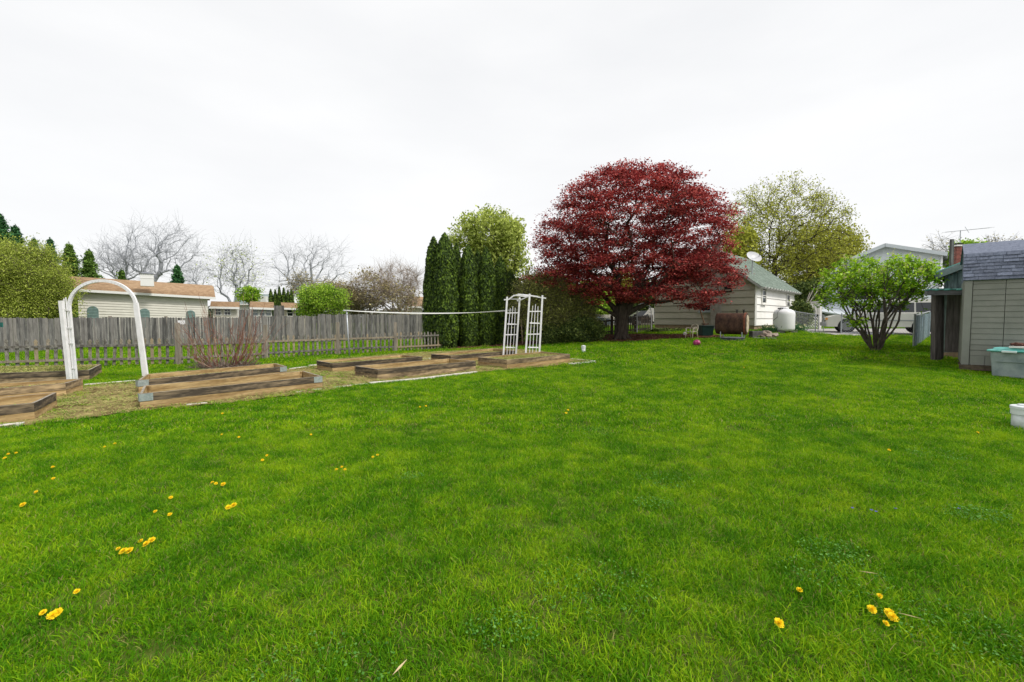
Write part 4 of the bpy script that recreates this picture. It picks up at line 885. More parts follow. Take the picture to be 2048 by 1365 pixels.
# steep lower roof slope of shingles
e0 = sp2(1926, 562) + nSh3 * .07; e1 = e0 + dS3 * (LSh + .2); tp = PL(1933, 509, (s0.x - nSh3.x * .32, s0.y - nSh3.y * .32), dS); e0.z += .0
v_ = Vector((tp.x, tp.y, tp.z)) - e0; v_ -= dS3 * v_.dot(dS3) ; m = MB(); n_ = dS3.cross(v_).normalized(); n_ = n_ if n_.dot(nSh3) > 0 else -n_
U = Vector(dS3); lv = v_.length; vv = v_ / lv; nc = 8
for c_ in range(nc):
    x = -rnd.random() * .22
    while x < LSh + .2:
        w_ = .2 + rnd.random() * .1; a, b = max(x, 0), min(x + w_ - .006, LSh + .2); x += w_
        if b - a < .02: continue
        v0, v1 = c_ * lv / nc, (c_ + 1) * lv / nc + .01; t_ = .010 + (.012 if rnd.random() < .5 else 0); q = lambda s, v2, h: e0 + U * s + vv * v2 + n_ * h
        m.hexa([q(a, v0, 0), q(b, v0, 0), q(b, v1, 0), q(a, v1, 0)], [q(a, v0 - (.012 if t_ > .015 else 0), t_ + .008), q(b, v0 - (.012 if t_ > .015 else 0), t_ + .008), q(b, v1, .006), q(a, v1, .006)])
m.build('shingles', shing, shd)
m = MB(); m.slab(e0 - n_ * .004, e1 - n_ * .004, e1 + v_ - n_ * .004, e0 + v_ - n_ * .004, .03); tpp = e0 + v_; m.slab(tpp, tpp + U * (LSh + .2), tpp + U * (LSh + .2) - nSh3 * 1.5 + up * .45, tpp - nSh3 * 1.5 + up * .45, .04); m.slab(tpp - nSh3 * 1.5 + up * .45, tpp + U * (LSh + .2) - nSh3 * 1.5 + up * .45, tpp + U * (LSh + .2) - nSh3 * 3 + up * .0, tpp - nSh3 * 3 + up * .0, .04)
m.prism([s0 + up * zt_ - nSh3 * .05, Vector((tpp.x, tpp.y, tpp.z)) + U * .02, tpp - nSh3 * 1.5 + up * .43 + U * .02, s0 - nSh3 * 2.6 + up * zt_], U * .05); m.build('roof', shing, shd)
m = MB()
for k, y_ in enumerate((0, 1.0, 2.2)): m.beam(s0 - nSh3 * (y_ * 1.0) + nSh3 * .02 - dS3 * .04 + up * (zb_ - .07), s0 + dS3 * LSh - nSh3 * y_ + nSh3 * .02 + up * (zb_ - .07), .1, .13)
m.build('skid', mk('skid_wood', (.06, .045, .03), (.13, .10, .07), scale=4, st=(.5, 3, 3), rv=.1), shd)
# ------------------------------------------------------------------ weathered shack with lean-to behind the shed
oldw = mk('old_blue_grey_wood', (.09, .12, .125), (.22, .27, .27), scale=5, st=(3, 3, .4), rough=.95, bump=.3, fine=14); oldd = mk('old_dark_wood', (.055, .047, .045), (.12, .105, .10), scale=5, st=(3, 3, .4), rough=.95, bump=.3, rv=.2)
teal = mk('teal_roofing', (.06, .25, .21), (.13, .36, .31), scale=6, rough=.6)
shk = thing('lean_to_shack', tuple(G(1868, 722)), 'old weathered plank shack with a teal-edged lean-to roof left of the grey shed', 'shack')
YP = 13.9; pA_, pB_ = G(1866, 722), G(1879, 722)
for (xb, xt, w_, Y) in ((1871.5, 1873, .19, 13.9), (1879, 1880, .12, 14.2)):
    b_ = P(xb, 722, Y); t_ = P(xt, 588, Y); b_.z = g(b_.x, b_.y) - .1; m = MB(); m.beam(b_, t_, w_, .15, up=(0, 1, 0)); m.build('post', oldd, shk)
m = MB(); m.beam(P(1852, 586, 13.7), P(1935, 585, 13.5), .12, .155, up=(0, 0, 1)); m.build('lintel', mk('grey_beam', (.10, .105, .11), (.22, .22, .23), scale=4, st=(.5, 4, 4), bump=.3), shk)
m = MB(); q = [P(1851, 580.5, 13.66), P(1936, 579.5, 13.46), P(1936, 577, 15.8), P(1862, 577.5, 16.2)]; m.slab(*q, .02); 
for k in range(14): c_ = q[0].lerp(q[1], (k + .5) / 14); m.box(c_ + up * (.012 * math.sin(k * 1.7)), ((q[1] - q[0]).length / 14.2, .06, .03), rz=-.05)
m.build('teal_roof', teal, shk)
m = MB(); a, b = P(1889, 704, 14.9), P(1934, 704, 14.3); ht = P(1890, 590, 14.9).z; L_ = (b - a).length; d_ = (b - a).normalized(); d_.z = 0
for k in range(3): m.box(a + d_ * (L_ * (k + .5) / 3) + up * ((ht - a.z) / 2 + .0), (L_ / 3 - .008, .03, ht - a.z), M=Matrix((d_, d_.cross(up) * -1, up)).transposed())
m.build('door_boards', oldd, shk)
m = MB(); m.beam(P(1886, 712, 14.8), P(1934, 712, 14.2), .12, .22); m.build('threshold', tan_block, shk)
# upper shack body
a, b = P(1891, 540, 15.6), P(1942, 540, 15.2); zt0, zt1, zb2 = P(1891, 546, 15.6).z, P(1942, 534, 15.2).z, g(8, 15)
m = MB(); n = 4; d_ = (b - a); d_.z = 0; L_ = d_.length; d_.normalize()
for k in range(n):
    s_ = L_ * k / n; c_ = Vector((a.x, a.y, 0)) + d_ * s_; tz = zt0 + (zt1 - zt0) * k / n; m.prism([c_ + up * zb2, c_ + d_ * (L_ / n - .01) + up * zb2, c_ + d_ * (L_ / n - .01) + up * (tz + (zt1 - zt0) / n), c_ + up * tz], Vector((.01, .04, 0)))
m.build('plank_wall', oldw, shk)
m = MB(); a1 = P(1891, 548, 15.7); m.prism([Vector((a1.x, a1.y, zb2)), Vector((b.x + 1.8, b.y - .3, zb2)), Vector((b.x + 3.8, b.y + 1.7, zb2)), Vector((a1.x + 2.3, a1.y + 2.1, zb2))], up * (zt0 - zb2 - .15)); m.build('wall', oldd, shk)
r0, r1 = P(1869, 548, 15.3), P(1935, 522, 15.0); r2 = P(2100, 466, 14.4); m = MB(); bk = Vector((2.4, 2.2, 0))
m.beam(r0 - up * .09, r1 - up * .09, .05, .2); m.beam(r1 - up * .09, r2 - up * .09, .05, .2); m.build('barge_board', mk('grey_green_board', (.11, .15, .15), (.19, .24, .24), scale=5, bump=.2), shk)
m = MB(); m.slab(r0 + up * .05, r1 + up * .05, r1 + bk + up * .05, r0 + bk + up * .05, .03); m.slab(r1 + up * .05, r2 + up * .05, r2 + bk + up * .05, r1 + bk + up * .05, .03); rfs = m.build('roof', teal, shk)
m = MB(); m.slab(r0 + up * .015, r1 + up * .015, r1 + bk + up * .015, r0 + bk + up * .015, .03); m.slab(r1 + up * .015, r2 + up * .015, r2 + bk + up * .015, r1 + bk + up * .015, .03); m.build('roof_boards', oldd, rfs)
m = MB(); ch = P(1908, 545, 17.5); cht = P(1912, 494, 17.5)
m = MB()
for k in range(7): c_ = r0.lerp(r1, k / 6) + bk * .04 - up * .18; m.beam(c_, c_ + bk * .8, .05, .1)
m.build('rafter', oldd, shk)
wp = P(1903.5, 560, 17); wpt = P(1904, 479, 17); m = MB(); m.beam(Vector((wp.x, wp.y, 0)), wpt, .09, .09, up=(0, 1, 0)); o = m.build('timber_post', fwood, None); tag(o, 'weathered timber post rising behind the teal shack roof, left of the brick chimney', 'post')
bc0, bc1 = P(1912, 560, 30), P(1912, 493, 30); chm = thing('brick_chimney', (bc0.x, bc0.y, g(bc0.x, bc0.y)), 'red brick chimney with a white cap rising behind the shack roof', 'chimney')
m = MB(); nb_ = int(bc1.z / .075)
for k in range(nb_):
    for (ox, oy, sx_, sy_) in ((-.11, -.09, .2, .1), (.11, -.09, .2, .1), (-.11, .09, .2, .1), (.11, .09, .2, .1)):
        m.box((bc0.x + ox * (1 if k % 2 else .9), bc0.y + oy, .04 + k * .075), (.205, .17, .066))
m.build('bricks', mk('red_brick', (.16, .05, .04), (.26, .09, .07), scale=6, rv=.25), chm); m = MB(); m.box((bc0.x, bc0.y, bc1.z / 2 + .1), (.4, .32, bc1.z - .3)); m.build('mortar', concrete, chm)
m = MB(); m.box((bc0.x, bc0.y, bc1.z + .03), (.5, .42, .09)); m.build('cap', gutter, chm); m = MB(); m.box((bc0.x, bc0.y, bc1.z + .16), (.42, .34, .05)); m.box((bc0.x, bc0.y, bc1.z + .1), (.2, .2, .1)); m.build('flue_cover', black, chm)
an0, an1 = P(1919, 540, 30), P(1921, 461, 30); ant = thing('tv_antenna', (an0.x, an0.y, g(an0.x, an0.y)), 'thin rooftop television antenna on a tall mast above the brick chimney', 'antenna')
m = MB(); m.tube([(an0.x, an0.y, g(an0.x, an0.y)), an1], .028, 6); m.build('mast', galv, ant); m = MB(); A_, B_ = P(1890, 465, 30.3), P(1979, 456, 29); m.tube([A_, B_], .018, 5)
for k in range(18):
    c_ = A_.lerp(B_, k / 17); l_ = .25 + .35 * abs(k / 17 - .3); m.tube([c_ - Vector((.35, 1, .1)).normalized() * l_, c_ + Vector((.35, 1, .1)).normalized() * l_], .008, 4)
m.tube([P(1930, 454, 30), P(1938, 466, 30)], .012, 4); m.build('elements', galv, ant)
EXTRA_SHED = (s0, dS3, nSh3)
# ------------------------------------------------------------------ chain link fences
def wires(mb, a, b, h, sp=.11, r=.0026, z0=.04):
    a, b = Vector(a), Vector(b); L = math.hypot(b.x - a.x, b.y - a.y); d = (b - a) / L; k0 = -int(h / sp) - 1
    for k in range(k0, int(L / sp) + 1):
        for s in (1, -1):
            x0, x1 = (k * sp, k * sp + h) if s > 0 else (k * sp + h, k * sp); zA, zB = 0, h
            if x0 > x1: x0, x1, zA, zB = x1, x0, zB, zA
            if x1 <= 0 or x0 >= L: continue
            if x0 < 0: zA += (zB - zA) * (-x0) / (x1 - x0); x0 = 0
            if x1 > L: zB = zA + (zB - zA) * (L - x0) / (x1 - x0); x1 = L
            mb.tube([a + d * x0 + up * (z0 + zA), a + d * x1 + up * (z0 + zB)], r, 3, cap=False)
gw1, gw2, gw3 = G(1589, 655), G(1630.5, 664.5), G(1682, 668)
def clf(label, a, b, h, gate=False, sp=.12):
    th = thing('chain_link_gate' if gate else 'chain_link_fence', a, label, 'gate' if gate else 'chain-link fence'); d = (b - a).normalized()
    if gate:
        m = MB(); a2, b2 = a + d * .12 + up * .08, b - d * .12 + up * .08; hh = h - .12; m.tube([a2, a2 + up * hh, b2 + up * hh, b2, a2], .022, 6); m.build('frame', galv, th); m = MB(); wires(m, a2, b2, hh, sp); m.build('mesh', galv, th)
        return th
    n = max(1, round((b - a).length / 2.8))
    for k in range(n + 1): c_ = a.lerp(b, k / n); m = MB(); m.tube([c_ - up * .1, c_ + up * (h + .06)], .032 if k in (0, n) else .025, 8); m.build('post', galv, th)
    m = MB(); m.tube([a + up * h, b + up * h], .02, 6); m.tube([a + up * .05, b + up * .05], .012, 5); m.build('top_rail', galv, th); m = MB(); wires(m, a, b, h - .05, sp); m.build('mesh', galv, th); return th
gw1.z, = (g(gw1.x, gw1.y),)
hf = P(1589, 626, gw1.y).z - gw1.z
clf('short chain-link fence between the white propane tank and the gate post', P(1589, 655, 28.5), Vector((gw2.x, gw2.y, gw2.z)), 1.0)
gl = Vector((gw2.x, gw2.y, gw2.z)).lerp(gw3, .4); clf('small chain-link gate standing open beside the thick gate post', gw2 + Vector((.05, 0, 0)), gl, 1.02, gate=True)
fe = P(1895, 671, 23.2); fe.z = g(fe.x, fe.y); clf('long chain-link fence in front of the silver van, behind the lilac', gw3, fe, 1.05, sp=.14)
na_, nb2 = G(1827, 695), G(1858, 673); sf = thing('slatted_fence', na_, 'short fence panel with pale blue-grey slats seen end-on beside the shack', 'fence')
htop = P(1827, 631, na_.y).z - na_.z; m = MB(); m.tube([na_ - up * .1, na_ + up * (htop + .05)], .035, 8); m.build('post', galv, sf)
slat_m = mk('pale_slat', (.26, .34, .40), (.50, .58, .64), scale=9, rv=.45); m = MB(); d_ = (nb2 - na_); n = 46
for k in range(n): c_ = na_.lerp(nb2, (k + .6) / n); c_.z = g(c_.x, c_.y); m.beam(c_ + up * .03, c_ + up * (htop * .98), .07, .012, up=(d_.x, d_.y, 0))
m.build('slats', slat_m, sf); m = MB(); wires(m, na_, nb2, htop, .12, .005); m.tube([na_ + up * htop, nb2 + up * htop], .02, 6); m.build('mesh', galv, sf)
# ------------------------------------------------------------------ vehicles
def wheel(th, c, r, wdt, axis, label=None):
    ax = Vector(axis).normalized(); m = MB(); m.lathe(c - ax * wdt / 2, [(r * .62, 0), (r * .93, .0), (r, .03), (r, wdt - .03), (r * .93, wdt), (r * .62, wdt)], 28, ax); wo_ = m.build('wheel', rubber, th, smooth=False)
    m = MB(); m.lathe(c - ax * (wdt / 2 + .005), [(r * .6, .0), (r * .56, .05), (r * .2, .03), (r * .16, -.01), (.02, -.01)], 24, ax)
    for k in range(6): a = k * math.pi / 3; x = ax.orthogonal().normalized(); y = ax.cross(x); dd = x * math.cos(a) + y * math.sin(a); m.beam(c - ax * (wdt / 2) + dd * r * .15, c - ax * (wdt / 2 + .0) + dd * r * .58, .09, .04, up=ax)
    m.build('rim', mk('alloy', (.22, .23, .24), (.34, .34, .35), rough=.35, metal=.6), wo_); return wo_
def car(label, name, cat, f, rdir, L, H, W, paint, glass, wb, wr, prof, gh, lights=True):
    """f = ground point under the front bumper on the near side, rdir unit (x,y) towards the rear; profile in (s,z)"""
    th = thing(name, f, label, cat); d = Vector((rdir[0], rdir[1], 0)); n = Vector((-d.y, d.x, 0)); n = n if n.y > 0 else -n; f = Vector(f)
    pt = lambda s, z, t=0: f + d * s + up * z + n * t
    def arch(cx, r, z0): return [(cx - r * math.cos(k * math.pi / 10), z0 + r * math.sin(k * math.pi / 10) * 1.0) for k in range(11)]
    sill = wr * .9; w1, w2 = wb; body = [(0.03, sill)] + arch(w1, wr * 1.2, sill) + arch(w2, wr * 1.2, sill) + [(L - .02, sill)] + prof
    ins = [(0.0, .10), (.06, 0.0), (W - .06, 0.0), (W, .10)]
    m = MB(); nn = len(body); vs = []; cxm = L / 2; 
    for (t_, k) in ins: vs += [pt(s + (cxm - s) * k * .25, z - max(0, z - .8) * k * .3, t_) for s, z in body]
    fs = [tuple(range(nn)), tuple((3 * nn + i) for i in range(nn))[::-1]] + [(j * nn + i, (j + 1) * nn + i, (j + 1) * nn + (i + 1) % nn, j * nn + (i + 1) % nn) for j in range(3) for i in range(nn)]
    m.add(vs, fs, .5); bd = m.build('body', paint, th)
    # cabin
    m = MB(); gi = [(.05, .0), (.16, .12)]; base = [gh[0], gh[-1]]; vs = []
    low = [pt(s, z, .06) for s, z in gh]; n2 = len(gh); tz0 = min(z for s, z in gh); tz1 = max(z for s, z in gh)
    ww = lambda z: .06 + .16 * (z - tz0) / (tz1 - tz0)
    vs = [pt(s, z, ww(z)) for s, z in gh] + [pt(s, z, W - ww(z)) for s, z in gh]
    m.add(vs, [tuple(range(n2)), tuple(n2 + i for i in range(n2))[::-1]] + [(i, n2 + i, n2 + (i + 1) % n2, (i + 1) % n2) for i in range(n2)], .5); m.build('cabin', paint, th)
    # side glass panels: quads (s0,s1) slightly proud
    for (a, b, c_, d_) in glass:
        m = MB(); m.add([pt(s, z, ww(z) - .012) for s, z in (a, b, c_, d_)] + [pt(s, z, ww(z) + .01) for s, z in (a, b, c_, d_)], [(0, 1, 2, 3), (7, 6, 5, 4), (0, 4, 5, 1), (1, 5, 6, 2), (2, 6, 7, 3), (3, 7, 4, 0)]); m.build('side_window', glass_dark, th)
    (s0_, z0_), (s1_, z1_) = gh[0], gh[1]; q = [pt(s0_ - .012, z0_ + .03, .14), pt(s0_ - .012, z0_ + .03, W - .14), pt(s1_ - .03, z1_ - .04, W - .26), pt(s1_ - .03, z1_ - .04, .26)]
    m = MB(); m.add(q + [p + Vector((d.x, d.y, 0)) * .03 for p in q], [(3, 2, 1, 0), (4, 5, 6, 7), (0, 1, 5, 4), (1, 2, 6, 5), (2, 3, 7, 6), (3, 0, 4, 7)]); m.build('windscreen', glass_pale, th)
    for w_ in (w1, w2):
        for side in (0, 1): wheel(th, pt(w_, wr, .13 if side == 0 else W - .13), wr, .24, n if side == 0 else -n)
    for side in (.09, W - .33):
        m = MB(); m.box(pt(-.02, .78, side + .13), (.05, .28, .17), M=Matrix((d, n, up)).transposed()); m.build('headlight', mk('lamp_glass', (.75, .72, .62), rough=.15), th)
        m = MB(); m.box(pt(.03, .78, side + (-.08 if side < 1 else .34)), (.10, .05, .10), M=Matrix((d, n, up)).transposed()); m.build('indicator', mk('amber', (.75, .32, .05), rough=.3), th)
    m = MB(); m.box(pt(-.06, .48, W / 2), (.16, W - .02, .2), M=Matrix((d, n, up)).transposed()); m.build('bumper', mk('chrome_grey', (.35, .36, .37), rough=.3, metal=.5), th, bevel=.03)
    m = MB(); m.box(pt(-.01, .76, W / 2), (.05, W - .75, .2), M=Matrix((d, n, up)).transposed()); m.build('grille', black, th)
    m = MB(); m.box(pt(gh[0][0] + .5, gh[0][1] + .13, -.1), (.12, .2, .16), M=Matrix((d, n, up)).transposed()); m.build('wing_mirror', black, th, bevel=.02)
    m = MB(); m.box(pt(L / 2, .7, -.012), (w2 - w1 - 2.4 * wr, .03, .05), M=Matrix((d, n, up)).transposed()); m.build('side_moulding', mk('chrome_grey', (.35, .36, .37)), th)
    return th
silver = mk('silver_beige_paint', (.60, .585, .54), (.66, .65, .60), rough=.25, scale=1, spec=.6)
fw_, rw_ = P(1693, 667, 24.6), P(1847, 671, 23.0); vd = unit((rw_.x - fw_.x, rw_.y - fw_.y)); wbL = math.hypot(rw_.x - fw_.x, rw_.y - fw_.y)
vf = Vector((fw_.x - vd[0] * .95, fw_.y - vd[1] * .95, 0)); vf.z = g(fw_.x, fw_.y) + .02
Lv = wbL + .95 + 1.2
car('long silver-beige van parked on the driveway behind the lilac and the chain-link fence', 'parked_van', 'van', vf, vd, Lv, 1.8, 1.9, silver,
    [((1.95, 1.13), (2.65, 1.13), (2.65, 1.62), (2.28, 1.62)), ((2.72, 1.13), (3.75, 1.13), (3.75, 1.62), (2.72, 1.62)), ((3.82, 1.13), (5.0, 1.13), (4.9, 1.62), (3.82, 1.62))], (.95, .95 + wbL), .39,
    [(Lv, .6), (Lv - .02, 1.08), (1.6, 1.08), (.35, .98), (.05, .88), (0, .6)], [(1.35, 1.07), (2.1, 1.72), (2.5, 1.80), (Lv - .5, 1.80), (Lv - .15, 1.7), (Lv - .03, 1.07)])
bluegrey = mk('blue_grey_paint', (.17, .21, .25), (.22, .27, .31), rough=.2, spec=.7)
cf = P(1226, 650, 40); cf.z = g(cf.x, cf.y)
car('grey-blue car parked beyond the dark picket fence left of the maple trunk', 'parked_car', 'car', Vector((cf.x, cf.y, cf.z)), (-1, .05), 4.4, 1.5, 1.75, bluegrey,
    [((1.35, .95), (2.1, .95), (2.1, 1.35), (1.75, 1.35)), ((2.18, .95), (3.1, .95), (2.95, 1.35), (2.18, 1.35))], (.85, 3.45), .32, [(4.4, .6), (4.35, .92), (1.1, .92), (.25, .82), (0, .6)], [(1.05, .9), (1.75, 1.42), (2.3, 1.47), (3.2, 1.42), (4.1, .9)])
cf = P(1318, 650, 42); cf.z = g(cf.x, cf.y)
car('dark car beyond the dark picket fence, glimpsed through the small metal arch', 'parked_car', 'car', Vector((cf.x + 1.6, cf.y, cf.z)), (-1, .05), 4.4, 1.5, 1.75, mk('black_paint', (.02, .022, .025), rough=.2, spec=.7),
    [((1.35, .95), (2.1, .95), (2.1, 1.35), (1.75, 1.35)), ((2.18, .95), (3.1, .95), (2.95, 1.35), (2.18, 1.35))], (.85, 3.45), .32, [(4.4, .6), (4.35, .92), (1.1, .92), (.25, .82), (0, .6)], [(1.05, .9), (1.75, 1.42), (2.3, 1.47), (3.2, 1.42), (4.1, .9)])
# ------------------------------------------------------------------ things by the cottage
# small metal garden arch
Ya = 27.6; ma_ = thing('garden_arch', P(1288, 667, Ya), 'narrow grey metal garden arch between the dark picket fence and the cottage', 'garden arch')
for dy in (0, .45):
    pts = [P(1274, 667, Ya + dy), P(1274.5, 625, Ya + dy)] + [P(1288.5 - 14 * math.cos(k * math.pi / 12), 624 - 17 * math.sin(k * math.pi / 12), Ya + dy) for k in range(1, 12)] + [P(1302.5, 625, Ya + dy), P(1303, 667, Ya + dy)]
    m = MB(); m.tube(pts, .032, 6); m.build('hoop', mk('metal_grey', (.40, .41, .42), (.52, .53, .54)), ma_)
    if dy == 0: pf_ = pts
m = MB()
for p in pf_[1:-1]: m.tube([p, p + Vector((0, .45, 0))], .014, 5)
for t_ in (.2, .4, .6, .8): 
    for a, b in ((pf_[0], pf_[1]), (pf_[-2], pf_[-1])): q = a.lerp(b, t_); m.tube([q, q + Vector((0, .45, 0))], .014, 5)
m.build('crossbar', mk('metal_grey', (.4, .4, .4)), ma_)
m = MB(); q = [P(1287, 636, 29.5), P(1303, 648, 29.5), P(1309, 636, 29.5), P(1309, 617, 29.5), P(1300, 616, 29.5)]; m.prism([P(1287, 632, 29.5), P(1296, 628, 29.5), P(1302, 640, 29.5), P(1308, 644, 29.5), P(1308, 617, 29.5), P(1300, 616, 29.5)], (0, .05, 0)); o = m.build('play_slide', white_paint, None); tag(o, 'white angular panel standing behind the small metal garden arch', 'panel')
# resin chair
cG = G(1383, 677.5); chm2 = mk('cream_resin', (.50, .45, .34), (.58, .53, .42), rough=.5); K = .82
chair = bpy.data.objects.new('garden_chair', None); link(chair); chair.location = cG; tag(chair, 'cream plastic garden chair with a fan-shaped back on the mulch edge before the cottage', 'chair')
chair.rotation_euler = (0, 0, R(-58))
def cb_(name, f):
    m = MB(); f(m); m.v = [(x * K, y * K, z * K) for x, y, z in m.v]; o = m.build(name, chm2, None, smooth=True); o.parent = chair; return o
cb_('seat', lambda m: m.box((0, 0, .42), (.48, .46, .04)))
for sx in (-1, 1):
    for sy, top in ((-1, .63), (1, .62)): cb_('leg', lambda m: m.tube([(sx * .26, sy * .26, 0), (sx * .235, sy * .2, .42), (sx * .25, sy * .19, top)], [.022, .03, .022], 8))
    cb_('armrest', lambda m: m.tube([(sx * .25, -.24, .50), (sx * .26, -.22, .61), (sx * .27, -.1, .655), (sx * .26, .12, .65), (sx * .24, .22, .6)], .026, 8))
bk_ = [(-.25, .2, .42), (-.27, .26, .62), (-.22, .31, .80), (-.1, .335, .87), (0, .34, .885), (.1, .335, .87), (.22, .31, .80), (.27, .26, .62), (.25, .2, .42)]
cb_('backrest', lambda m: [m.tube(bk_, .024, 8)] + [m.tube([(x * .35, .215, .42), (x * .8, .27, .62), (x * 1.5, .325, .84 - abs(x) * .35)], .013, 6) for x in (-.16, -.11, -.055, 0, .055, .11, .16)] + [m.tube([(-.2, .26, .62), (0, .25, .60), (.2, .26, .62)], .013, 6)])
# small white bottle-ish pot beside the chair
q = G(1370, 671); m = MB(); m.lathe(q, [(.06, 0), (.09, .04), (.10, .12), (.07, .17), (.03, .19)], 14); o = m.build('white_pot', white_paint, None, smooth=True); tag(o, 'small rounded white pot beside the cream garden chair', 'pot')
# magenta ball
q = G(1393.5, 692); rb_ = .155; mg = mk('magenta_ball', (.26, .02, .10), (.45, .10, .22), scale=9, rough=.35, lo=.45, hi=.6)
me = bpy.data.meshes.new('ball'); import bmesh; bm = bmesh.new(); bmesh.ops.create_uvsphere(bm, u_segments=24, v_segments=16, radius=rb_)
for v in bm.verts: v.co.z = v.co.z * .88; v.co += v.co * .03 * math.sin(v.co.x * 30)
for f in bm.faces: f.smooth = True
bm.to_mesh(me); me.materials.append(mg); o = bpy.data.objects.new('ball', me); link(o); o.location = q + up * (rb_ * .85); tag(o, 'deflated dark pink ball lying on the lawn in front of the chair', 'ball')
# oil tank
tg = G(1462, 676); tgY = 22.6; otm = mk('rusty_brown', (.035, .016, .012), (.12, .06, .035), scale=5, st=(1, 1, .5), rough=.7, bump=.2, fine=20, lo=.35, hi=.75); rust = mk('rust_red', (.16, .05, .03), (.26, .09, .05), scale=8, rough=.8)
a, b = P(1434, 634, tgY), P(1495, 634, tgY - .9); zt1 = P(1470, 626.5, tgY - .4).z; zb1 = P(1470, 669, tgY - .4).z; Ht = zt1 - zb1; cz = (zt1 + zb1) / 2; W_ = .68
oil = thing('oil_tank', (a.x, a.y, g(a.x, a.y)), 'rusty brown oval oil tank on short pipe legs in front of the cottage gable', 'oil tank')
d_ = Vector((b.x - a.x, b.y - a.y, 0)); Lt = d_.length; d_.normalize(); s_ = Vector((-d_.y, d_.x, 0))
def stadium(rx, hz, n=10):
    out = []
    for k in range(n + 1): an = math.pi * k / n; out.append((rx * math.cos(an), hz - rx + rx * math.sin(an)))
    for k in range(n + 1): an = math.pi + math.pi * k / n; out.append((rx * math.cos(an), -(hz - rx) + rx * math.sin(an)))
    return out
m = MB(); st_ = stadium(W_ / 2, Ht / 2); n = len(st_); vs = []; secs = [(0, .93), (.03, 1.0), (.05, 1.0), (Lt - .05, 1.0), (Lt - .03, 1.0), (Lt, .93)]
for (x, k) in secs: vs += [Vector((a.x, a.y, cz)) + d_ * x + s_ * (p * k) + up * (z * (1 - (1 - k) * .6)) for p, z in st_]
m.add(vs, [(i * n + k, i * n + (k + 1) % n, (i + 1) * n + (k + 1) % n, (i + 1) * n + k) for i in range(5) for k in range(n)] + [tuple(range(n))[::-1], tuple(5 * n + k for k in range(n))]); tk = m.build('tank_body', otm, oil, smooth=True)
m = MB(); st2 = stadium(W_ / 2 + .012, Ht / 2 + .012)
for x in (Lt - .10,): m.add([Vector((a.x, a.y, cz)) + d_ * (x + q_) + s_ * p + up * z for q_ in (0, .07) for p, z in st2], [(k, (k + 1) % n, n + (k + 1) % n, n + k) for k in range(n)] + [tuple(range(n))[::-1], tuple(n + k for k in range(n))])
m.build('rim_band', rust, oil)
m = MB(); st3 = stadium(W_ * .32, Ht * .40); m.prism([Vector((a.x, a.y, cz)) + d_ * (Lt + .004) + s_ * p + up * z for p, z in st3], d_ * .02); m.build('end_plate', mk('cream_rusty', (.34, .25, .16), (.55, .48, .36), scale=6, lo=.35, hi=.55), oil)
for k in (.18, .88):
    for sg_ in (-1, 1): q = Vector((a.x, a.y, 0)) + d_ * (Lt * k) + s_ * (sg_ * .24); m = MB(); m.tube([q + up * (g(q.x, q.y) - .05), q + up * (cz - Ht * .3)], .03, 6); m.build('leg', galv, oil)
for k in (.66, .88): q = Vector((a.x, a.y, zt1 - .01)) + d_ * (Lt * k); m = MB(); m.tube([q, q + up * .14], .03, 8); m.box(q + up * .15, (.12, .05, .04)); m.build('filler_cap', black, oil)
# paving tyres / slabs
def ring(px, py, r_, lab, n=1, t=.13):
    q = G(px, py); q.z = g(q.x, q.y); m = MB()
    for k in range(n): z = k * t; m.lathe(q + up * z, [(r_ * .62, .01), (r_ * .9, 0), (r_, t * .3), (r_, t * .7), (r_ * .9, t - .01), (r_ * .62, t - .01)], 30)
    o = m.build('tyre', mk('grey_rubber', (.05, .055, .06), (.12, .13, .14), scale=6, rough=.8), None, smooth=False); tag(o, lab, 'tyre'); return o
ring(1465, 681.5, .52, 'two grey tyres lying stacked on the lawn in front of the rusty oil tank', 2, .085)
ring(1529, 678, .52, 'flat grey tyre lying on the lawn below the rock pile', 1, .07)
# bin and shovel and block
q = G(1411, 672); m = MB(); bw = .62
m.hexa([q + Vector((x * bw * .46, y * .26, 0)) for x, y in ((-1, -1), (1, -1), (1, 1), (-1, 1))], [q + Vector((x * bw * .52, y * .3, .52)) for x, y in ((-1, -1), (1, -1), (1, 1), (-1, 1))])
m.box(q + up * .53, (bw * 1.12, .66, .05)); o = m.build('green_bin', mk('dark_green_plastic', (.004, .022, .018), (.008, .035, .028), rough=.5), None, bevel=.02); tag(o, 'dark green plastic bin standing under the gable window', 'bin')
q2 = q + Vector((.02, .15, .55)); m = MB(); th = thing('shovel', q2, 'wooden-handled shovel propped upright behind the dark green bin under the gable window', 'shovel')
m.tube([q2, q2 + Vector((-.22, .25, .98))], .035, 8); m.build('handle', mk('handle_wood', (.14, .08, .04), (.22, .14, .08), st=(1, 1, .3)), th); m = MB(); m.box(q2 + Vector((0, -.02, .08)), (.34, .09, .07)); m.tube([q2 + Vector((-.05, 0, -.02)), q2 + Vector((.05, 0, .06))], .08, 8); m.build('blade', mk('rusty_blade', (.05, .03, .02), (.1, .06, .04)), th)
q = G(1512, 675.5); m = MB(); m.box(q + up * .16, (.58, .3, .32), rz=.1); o = m.build('concrete_block', mk('dark_block', (.07, .068, .065), (.13, .125, .12), scale=8, bump=.3), None, bevel=.015); tag(o, 'dark grey concrete block between the oil tank and the rock pile', 'block')
rockm = mk('pale_rock', (.28, .20, .16), (.50, .43, .36), scale=6, rough=.9, bump=.4, rv=.2)
